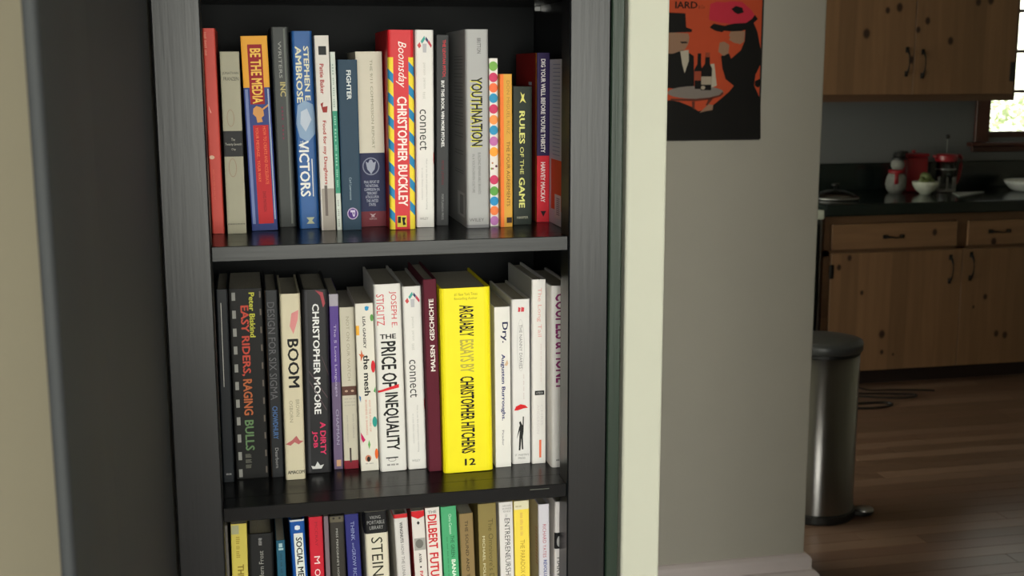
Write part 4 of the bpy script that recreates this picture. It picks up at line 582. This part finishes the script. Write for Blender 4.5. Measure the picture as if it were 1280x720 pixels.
for z in (.60, .18):
    bm = bmesh.new(); box(bm, .026, .05, -.022, -.0175, z - .035, z + .035, bevel=.003); tube(bm, [(.034, -.022, z - .03), (.034, -.022, z + .03)], .005); new_obj('hinge', bm, DARKMET, e1)
# countertop with backsplash
ct = thing('countertop', 'dark green-black glossy countertop with a raised backsplash above the pine cabinets', 'countertop', (2.735, KY, .873))
bx('slab', CTOP, 0, 2.4, -.03, KB - KY - .003, 0, .06, parent=ct, bevel=.006, seg=2)
bx('backsplash', CTOP, 0, 2.4, KB - KY - .024, KB - KY - .004, .0605, .2075, parent=ct, bevel=.004)
# far continuation of base cabinets under the window
base2 = thing('base_cabinet', 'pine base cabinet at the right edge of the photo, below the kitchen window', 'cabinet', (4.275, KY, 0))
bm = bmesh.new(); box(bm, 0, .85, .0, KB - KY - .01, .085, .872); new_obj('body', bm, FR, base2)
bx('toe_kick', MATS['toe_kick'], 0, .85, .06, .08, 0, .085, parent=base2)
bx('door', pine('pine_door_c', P1, P2, [(.3, .4, .015)]), .03, .82, -.018, -.0005, .088, .689, parent=base2, bevel=.003)
bx('drawer', pine('pine_drawer_c', P1, P2, [(.3, .76, .012)], False), .03, .82, -.018, -.0005, .708, .832, parent=base2, bevel=.003)
# upper cabinet
ux = 2.55; UY = KB - .33
up = thing('wall_cabinet', 'knotty pine wall cabinet with two doors hanging above the kitchen counter', 'cabinet', (ux, UY, 1.418))
bm = bmesh.new(); box(bm, 0, 1.385, .0, .325, 0, .86); new_obj('body', bm, pine('pine_dark_frame', '644632', '4e382a', vertical=False), up)
u1 = panel_child('door', .03, .7825, .036, .84, pine('pine_door_d', P1, P2, [(.515, .34, .020), (.625, .455, .013), (.69, .47, .018), (.772, .21, .016), (.74, .6, .012)]), up)
pull_vertical(u1, .745, .20, .12, -.018)
u2 = panel_child('door', .7875, 1.360, .036, .84, pine('pine_door_e', P1, P2, [(.85, .405, .015), (.80, .36, .013), (.985, .305, .016), (1.13, .5, .016), (1.2, .51, .018)]), up)
pull_vertical(u2, .835, .19, .12, -.018)
bm = bmesh.new(); box(bm, 1.335, 1.365, -.023, -.0175, .10, .2, bevel=.003); tube(bm, [(1.352, -.023, .105), (1.352, -.023, .195)], .005); new_obj('hinge', bm, DARKMET, u2)

# kitchen window
wnd = bpy.data.objects.new('window_1', None); COL.objects.link(wnd); wnd.location = (WX0, KB, WZ0); struct(wnd, 'bright kitchen window with dark red wooden frame and muntins')
WW, WH = WX1 - WX0, WZ1 - WZ0
bm = bmesh.new(); box(bm, -.075, .012, -.022, 0, -.02, WH + .07, bevel=.003); box(bm, WW - .012, WW + .075, -.022, 0, -.02, WH + .07, bevel=.003); box(bm, .012, WW - .012, -.022, 0, WH - .01, WH + .07, bevel=.003)
new_obj('casing', bm, WOODRED, wnd)
bm = bmesh.new(); box(bm, -.11, WW + .11, -.05, .02, -.045, -.022, bevel=.006, seg=2); new_obj('sill', bm, WOODRED, wnd)
bm = bmesh.new(); box(bm, -.085, WW + .085, -.018, 0, -.075, -.046, bevel=.003); new_obj('apron', bm, WOODRED, wnd)
bm = bmesh.new(); box(bm, .0, .032, .03, .065, 0, WH); box(bm, WW - .032, WW, .03, .065, 0, WH); box(bm, .032, WW - .032, .03, .065, 0, .035); box(bm, .032, WW - .032, .03, .065, WH - .035, WH)
new_obj('sash', bm, WOODRED, wnd)
cols, rows = 3, 4
gx = (WW - .064) / cols; gz = (WH - .07) / rows
for i in range(1, cols): bx('muntin', WOODRED, .032 + gx * i - .009, .032 + gx * i + .009, .036, .058, .035, WH - .035, parent=wnd)
for j in range(1, rows):
    bx('muntin', WOODRED, .032, WW - .032, .037, .057, .035 + gz * j - .010, .035 + gz * j + .010, parent=wnd)
for i in range(cols):
    for j in range(rows):
        bx('pane', glass('window_glass'), .033 + gx * i + .009, .031 + gx * (i + 1) - .009, .045, .048, .036 + gz * j + .010, .034 + gz * (j + 1) - .010, parent=wnd)
# shrub outside
bm = bmesh.new(); rr = random.Random(3)
for _ in range(2600):
    a = rr.uniform(0, 2 * PI); ph = math.acos(rr.uniform(-.2, 1)); rad = rr.uniform(.75, 1.05)
    c = Vector((rad * 1.3 * math.cos(a) * math.sin(ph), rad * .8 * math.sin(a) * math.sin(ph), .55 + rad * .8 * math.cos(ph)))
    e1_ = Vector((rr.uniform(-1, 1), rr.uniform(-1, 1), rr.uniform(-1, 1))).normalized() * .045; e2_ = e1_.orthogonal().normalized() * .022
    bm.faces.new([bm.verts.new(c + q) for q in (-e1_, -e2_, e1_, e2_)])
for k in range(5): tube(bm, [(0, 0, 0), (.3 * math.cos(k * 1.3), .2 * math.sin(k * 1.3), .8)], .015)
o = new_obj('garden_shrub', bm, mat('leaves', 'c0d098', rough=.6, noise=.3, scale=4)); o.location = (6.6, 8.3, 0)
tag(o, 'pale green leafy shrub seen through the kitchen window', 'shrub')
gr = struct(bx('ground_outside', mat('lawn', '8a9a5a', rough=.9, scale=3, noise=.3), -3, 16, 4.8, 20, -.3, 0)); gr.name = 'ground'

# ------------------------------------------------------------------ stove
st = thing('stove', 'black stove with a white rim, mostly hidden behind the poster wall', 'stove', (2.12, KY - .03, 0))
bx('body', BLACKP, 0, .60, .015, .62, .02, .86, parent=st, bevel=.004)
bx('cooktop', WHITEC, -.002, .606, -.008, .63, .862, .908, parent=st, bevel=.008, seg=3)
bx('oven_door', mat('black_glass', '0b0c0d', rough=.08), .02, .578, -.012, .014, .2, .84, parent=st, bevel=.003)
bx('side_trim', METAL, .587, .5945, -.006, .013, .1, .86, parent=st)
bm = bmesh.new(); tube(bm, [(.06, -.012, .74), (.06, -.05, .74), (.54, -.05, .74), (.54, -.012, .74)], .008); new_obj('handle', bm, METAL, st)
for k in range(4):
    bm = bmesh.new(); lathe(bm, [(0, .909), (.085, .909), (.085, .916), (.0, .918)], .15 + .3 * (k % 2), .15 + .3 * (k // 2), 20); new_obj('burner', bm, BLACKP, st)

# pan lid on the counter by the stove
pl = thing('pan_lid', 'glass pan lid with a steel rim lying on the counter beside the stove', 'lid', (2.905, KY + .22, .934))
bm = bmesh.new(); lathe(bm, [(.115, .006), (.112, .012), (.09, .03), (.05, .045), (.0, .05)], 0, 0, 32); new_obj('dome', bm, glass('lid_glass', (.6, .65, .65), .5), pl, smooth=True)
bm = bmesh.new(); lathe(bm, [(.113, .0), (.119, .003), (.119, .008), (.113, .012), (.111, .006), (.113, 0)], 0, 0, 32); new_obj('rim', bm, METAL, pl, smooth=True)
bm = bmesh.new(); lathe(bm, [(.0, .05), (.008, .05), (.008, .062), (.02, .066), (.02, .076), (.0, .08)], 0, 0, 16); new_obj('knob', bm, BLACKP, pl, smooth=True)

# ------------------------------------------------------------------ things on the counter
CZ = .9335
# decorative snowman bottle
sn = thing('figurine', 'small white figurine with a black top and red band, left of the red canister', 'figurine', (3.36, 4.43, CZ))
bm = bmesh.new(); lathe(bm, [(0, 0), (.034, 0), (.048, .02), (.054, .05), (.05, .085), (.038, .105), (.03, .112)], 0, 0, 24)
for v in bm.verts: v.co.x *= 1 + .06 * math.sin(v.co.z * 120 + math.atan2(v.co.y, v.co.x) * 5)
new_obj('body', bm, FIGW, sn, smooth=True)
bm = bmesh.new(); lathe(bm, [(0, .118), (.025, .122), (.036, .14), (.036, .16), (.026, .178), (0, .185)], .006, 0, 20); new_obj('head', bm, FIGW, sn, smooth=True)
bm = bmesh.new(); lathe(bm, [(0, .102), (.040, .104), (.044, .112), (.040, .122), (0, .124)], 0, 0, 20); box(bm, -.034, -.012, -.052, -.04, .05, .108, bevel=.003); new_obj('scarf', bm, RED, sn, smooth=True)
bm = bmesh.new(); lathe(bm, [(0, .176), (.042, .176), (.042, .182), (.030, .184), (.034, .196), (.026, .216), (0, .218)], .012, 0, 20); box(bm, .01, .055, -.02, .0, .206, .222, bevel=.004); new_obj('hat', bm, BLACKP, sn, smooth=False)
# red canister
cn = thing('canister', 'square red canister standing behind the white bowl', 'canister', (3.495, 4.50, CZ))
bm = bmesh.new(); box(bm, -.062, .062, -.055, .055, 0, .185, bevel=.012, seg=3); new_obj('body', bm, RED, cn)
bm = bmesh.new(); box(bm, -.064, .064, -.057, .057, .186, .204, bevel=.006, seg=2); new_obj('lid', bm, RED, cn)
bm = bmesh.new(); lathe(bm, [(0, .2045), (.010, .2045), (.008, .21), (.014, .216), (0, .222)], 0, 0, 14); new_obj('knob', bm, RED, cn, smooth=True)
# bowl of greens
bw = thing('bowl', 'small white bowl standing in front of the red canister', 'bowl', (3.475, 4.33, CZ))
bm = bmesh.new(); lathe(bm, [(0, .0), (.028, 0), (.03, .006), (.05, .022), (.066, .048), (.07, .066), (.067, .067), (.062, .05), (.046, .026), (0, .012)], 0, 0, 32); new_obj('basin', bm, WHITEC, bw, smooth=True)
rr = random.Random(9)
for k in range(9):
    a = k * 2.4; r0 = .012 * math.sqrt(k) ; bm = bmesh.new()
    bmesh.ops.create_icosphere(bm, subdivisions=2, radius=.021)
    for v in bm.verts: v.co *= rr.uniform(.94, 1.05)
    bmesh.ops.scale(bm, vec=(1.15, .9, .85), verts=bm.verts)
    o = new_obj('green_fruit', bm, mat('fruit_skin', '5f6a3a', rough=.5, noise=.2), None, smooth=True)
    o.location = (3.475 + r0 * math.cos(a), 4.33 + r0 * math.sin(a), CZ + (.05 + .036 * (1 - k / 9) + (.012 if k < 4 else 0))); o.rotation_euler = (k, k * 2, 0)
    tag(o, 'small dull green fruit heaped in the small white kitchen bowl', 'fruit', 'green fruit in the white bowl')
# french press
fp = thing('french_press', 'glass french press coffee maker with a red lid and red handle', 'coffee maker', (3.655, 4.44, CZ))
bm = bmesh.new(); lathe(bm, [(.0, .012), (.048, .012), (.05, .02), (.05, .165), (.053, .172), (.05, .172), (.047, .165), (.047, .022), (0, .018)], 0, 0, 32); new_obj('beaker', bm, glass('beaker_glass', (.8, .82, .82), .3), fp, smooth=True)
bm = bmesh.new(); lathe(bm, [(0, 0), (.056, 0), (.056, .008), (.052, .012), (0, .012)], 0, 0, 32); new_obj('base', bm, METAL, fp, smooth=True)
for a in (200, 250, 290, 340):
    bm = bmesh.new(); x, y = .0525 * math.cos(math.radians(a)), .0525 * math.sin(math.radians(a)); box(bm, x - .005, x + .005, y - .0015, y + .0015, .008, .08, bevel=.001); new_obj('frame_rib', bm, METAL, fp)
bm = bmesh.new(); lathe(bm, [(.0505, .118), (.0525, .118), (.0525, .124), (.0505, .124), (.0505, .118)], 0, 0, 32); new_obj('frame_ring', bm, METAL, fp, smooth=True)
bm = bmesh.new(); lathe(bm, [(0, .021), (.0465, .021), (.0465, .085), (0, .085)], 0, 0, 28); new_obj('coffee', bm, mat('coffee', '1c0f0a', rough=.2), fp, smooth=False)
bm = bmesh.new(); lathe(bm, [(0, .162), (.056, .162), (.060, .17), (.058, .192), (.05, .2), (0, .203)], 0, 0, 32); box(bm, -.075, -.045, -.012, .012, .182, .196, bevel=.003); new_obj('lid', bm, RED, fp, smooth=False)
bm = bmesh.new(); tube(bm, [(0, 0, .2), (0, 0, .285)], .0022); new_obj('plunger_rod', bm, METAL, fp)
bm = bmesh.new(); bmesh.ops.create_uvsphere(bm, u_segments=16, v_segments=10, radius=.013, matrix=Matrix.Translation((0, 0, .292))); new_obj('plunger_knob', bm, BLACKP, fp, smooth=True)
bm = bmesh.new()
pts = [(.052, 0, .186), (.078, 0, .190), (.090, 0, .178), (.088, 0, .14), (.082, 0, .09), (.070, 0, .05), (.054, 0, .032)]
tube(bm, pts, [.009, .011, .011, .010, .009, .008, .007], 10); new_obj('handle', bm, RED, fp, smooth=True)
# folded napkin / paper
bm = bmesh.new(); vs = [bm.verts.new(p) for p in ((0, 0, .0006), (.19, .13, .0006), (.26, .18, .0006), (.075, .19, .0006))]; f = bm.faces.new(vs); r_ = bmesh.ops.extrude_face_region(bm, geom=[f]); bmesh.ops.translate(bm, vec=(0, 0, .003), verts=[v for v in r_['geom'] if isinstance(v, bmesh.types.BMVert)])
o = new_obj('paper_napkin', bm, mat('napkin', 'b9bebe', rough=.8)); o.location = (3.60, 4.30, CZ); tag(o, 'flat pale paper napkin on the counter under the french press', 'napkin')
o.location = (3.575, 4.17, CZ)
# glass dish at right edge
dish = thing('glass_dish', 'white fluted dish at the right edge of the counter', 'dish', (4.10, 4.36, CZ))
bm = bmesh.new(); n_ = 48; prof = [(0, .004), (.07, .0), (.09, .012), (.112, .04), (.122, .058), (.118, .058), (.106, .042), (.085, .018), (0, .010)]
lathe(bm, prof, 0, 0, n_)
for v in bm.verts:
    r0 = math.hypot(v.co.x, v.co.y)
    if r0 > .1:
        k = 1 + .03 * math.sin(12 * math.atan2(v.co.y, v.co.x)); v.co.x *= k; v.co.y *= k
new_obj('bowl_shell', bm, mat('milk_glass', 'd7dada', rough=.08), dish, smooth=True)

# ------------------------------------------------------------------ trash can
tcx, tcy = 1.955, 2.402
tr = thing('trash_can', 'tall round brushed steel pedal trash can behind the end of the poster wall', 'trash can', (tcx, tcy, 0))
bm = bmesh.new(); lathe(bm, [(0, .0), (.137, 0), (.141, .006), (.141, .03), (.136, .034), (0, .034)], 0, 0, 48); new_obj('base', bm, BLACKP, tr, smooth=False)
bm = bmesh.new(); lathe(bm, [(.134, .034), (.134, .598), (.130, .598), (.130, .034)], 0, 0, 64); new_obj('body', bm, BRUSHED, tr, smooth=True)
bm = bmesh.new(); lathe(bm, [(.128, .599), (.136, .599), (.136, .610), (.128, .610)], 0, 0, 48); new_obj('collar', bm, BLACKP, tr)
bm = bmesh.new(); lathe(bm, [(0, .612), (.141, .612), (.1435, .614), (.1435, .638), (.141, .643), (.10, .650), (.05, .655), (0, .656)], 0, 0, 64); new_obj('lid', bm, GREYLID, tr, smooth=True)
bm = bmesh.new(); 
for k in range(2):
    pass
lathe(bm, [(0, .008), (.036, .008), (.040, .014), (.034, .024), (0, .028)], 0, 0, 24)
for v in bm.verts: v.co = Vector((.150 + v.co.x * 1.15, -.066 + v.co.y * .9, v.co.z))
box(bm, .08, .15, -.085, -.035, .006, .024, bevel=.004)
new_obj('pedal_arm', bm, BLACKP, tr)
bm = bmesh.new(); lathe(bm, [(0, .0285), (.030, .0275), (.034, .02), (.036, .0235), (.03, .031), (0, .034)], 0, 0, 24)
for v in bm.verts: v.co = Vector((.160 + v.co.x * .95, -.070 + v.co.y * .85, v.co.z))
new_obj('pedal', bm, METAL, tr, smooth=True)
bm = bmesh.new(); tube(bm, [(-.13, -.02, .42), (-.155, -.03, .42), (-.155, -.03, .36), (-.13, -.02, .36)], .006); new_obj('handle', bm, METAL, tr)

# cables on the kitchen floor
def cable(pts, r, label):
    bm = bmesh.new(); P_ = []
    pts = [Vector(p) for p in pts]
    for i in range(len(pts) - 1):
        p0, p1, p2, p3 = pts[max(i - 1, 0)], pts[i], pts[i + 1], pts[min(i + 2, len(pts) - 1)]
        for k in range(8):
            t = k / 8; P_.append(.5 * ((2 * p1) + (p2 - p0) * t + (2 * p0 - 5 * p1 + 4 * p2 - p3) * t * t + (3 * p1 - p0 - 3 * p2 + p3) * t ** 3))
    tube(bm, P_, r, 8); o = new_obj('power_cord', bm, BLACKP, None, smooth=True); tag(o, label, 'cord', 'black cords on the kitchen floor')
cable([(2.70, 3.88, .005), (2.85, 3.83, .005), (3.0, 3.77, .005), (3.12, 3.75, .005), (3.16, 3.79, .005), (3.05, 3.83, .005), (2.9, 3.87, .005), (2.8, 3.9, .005)], .005, 'black power cord looped on the kitchen floor in front of the pine cabinet')
cable([(2.66, 3.72, .006), (2.80, 3.70, .006), (2.93, 3.69, .006), (2.96, 3.65, .006), (2.84, 3.61, .006), (2.70, 3.64, .006)], .006, 'short black cord on the floor beside the trash can')
cable([(2.78, 3.955, .10), (2.88, 3.94, .04), (2.98, 3.92, .0045), (3.1, 3.90, .0045), (3.25, 3.86, .0045), (3.3, 3.84, .0045)], .004, 'thin black cord running down from the cabinet to the kitchen floor')
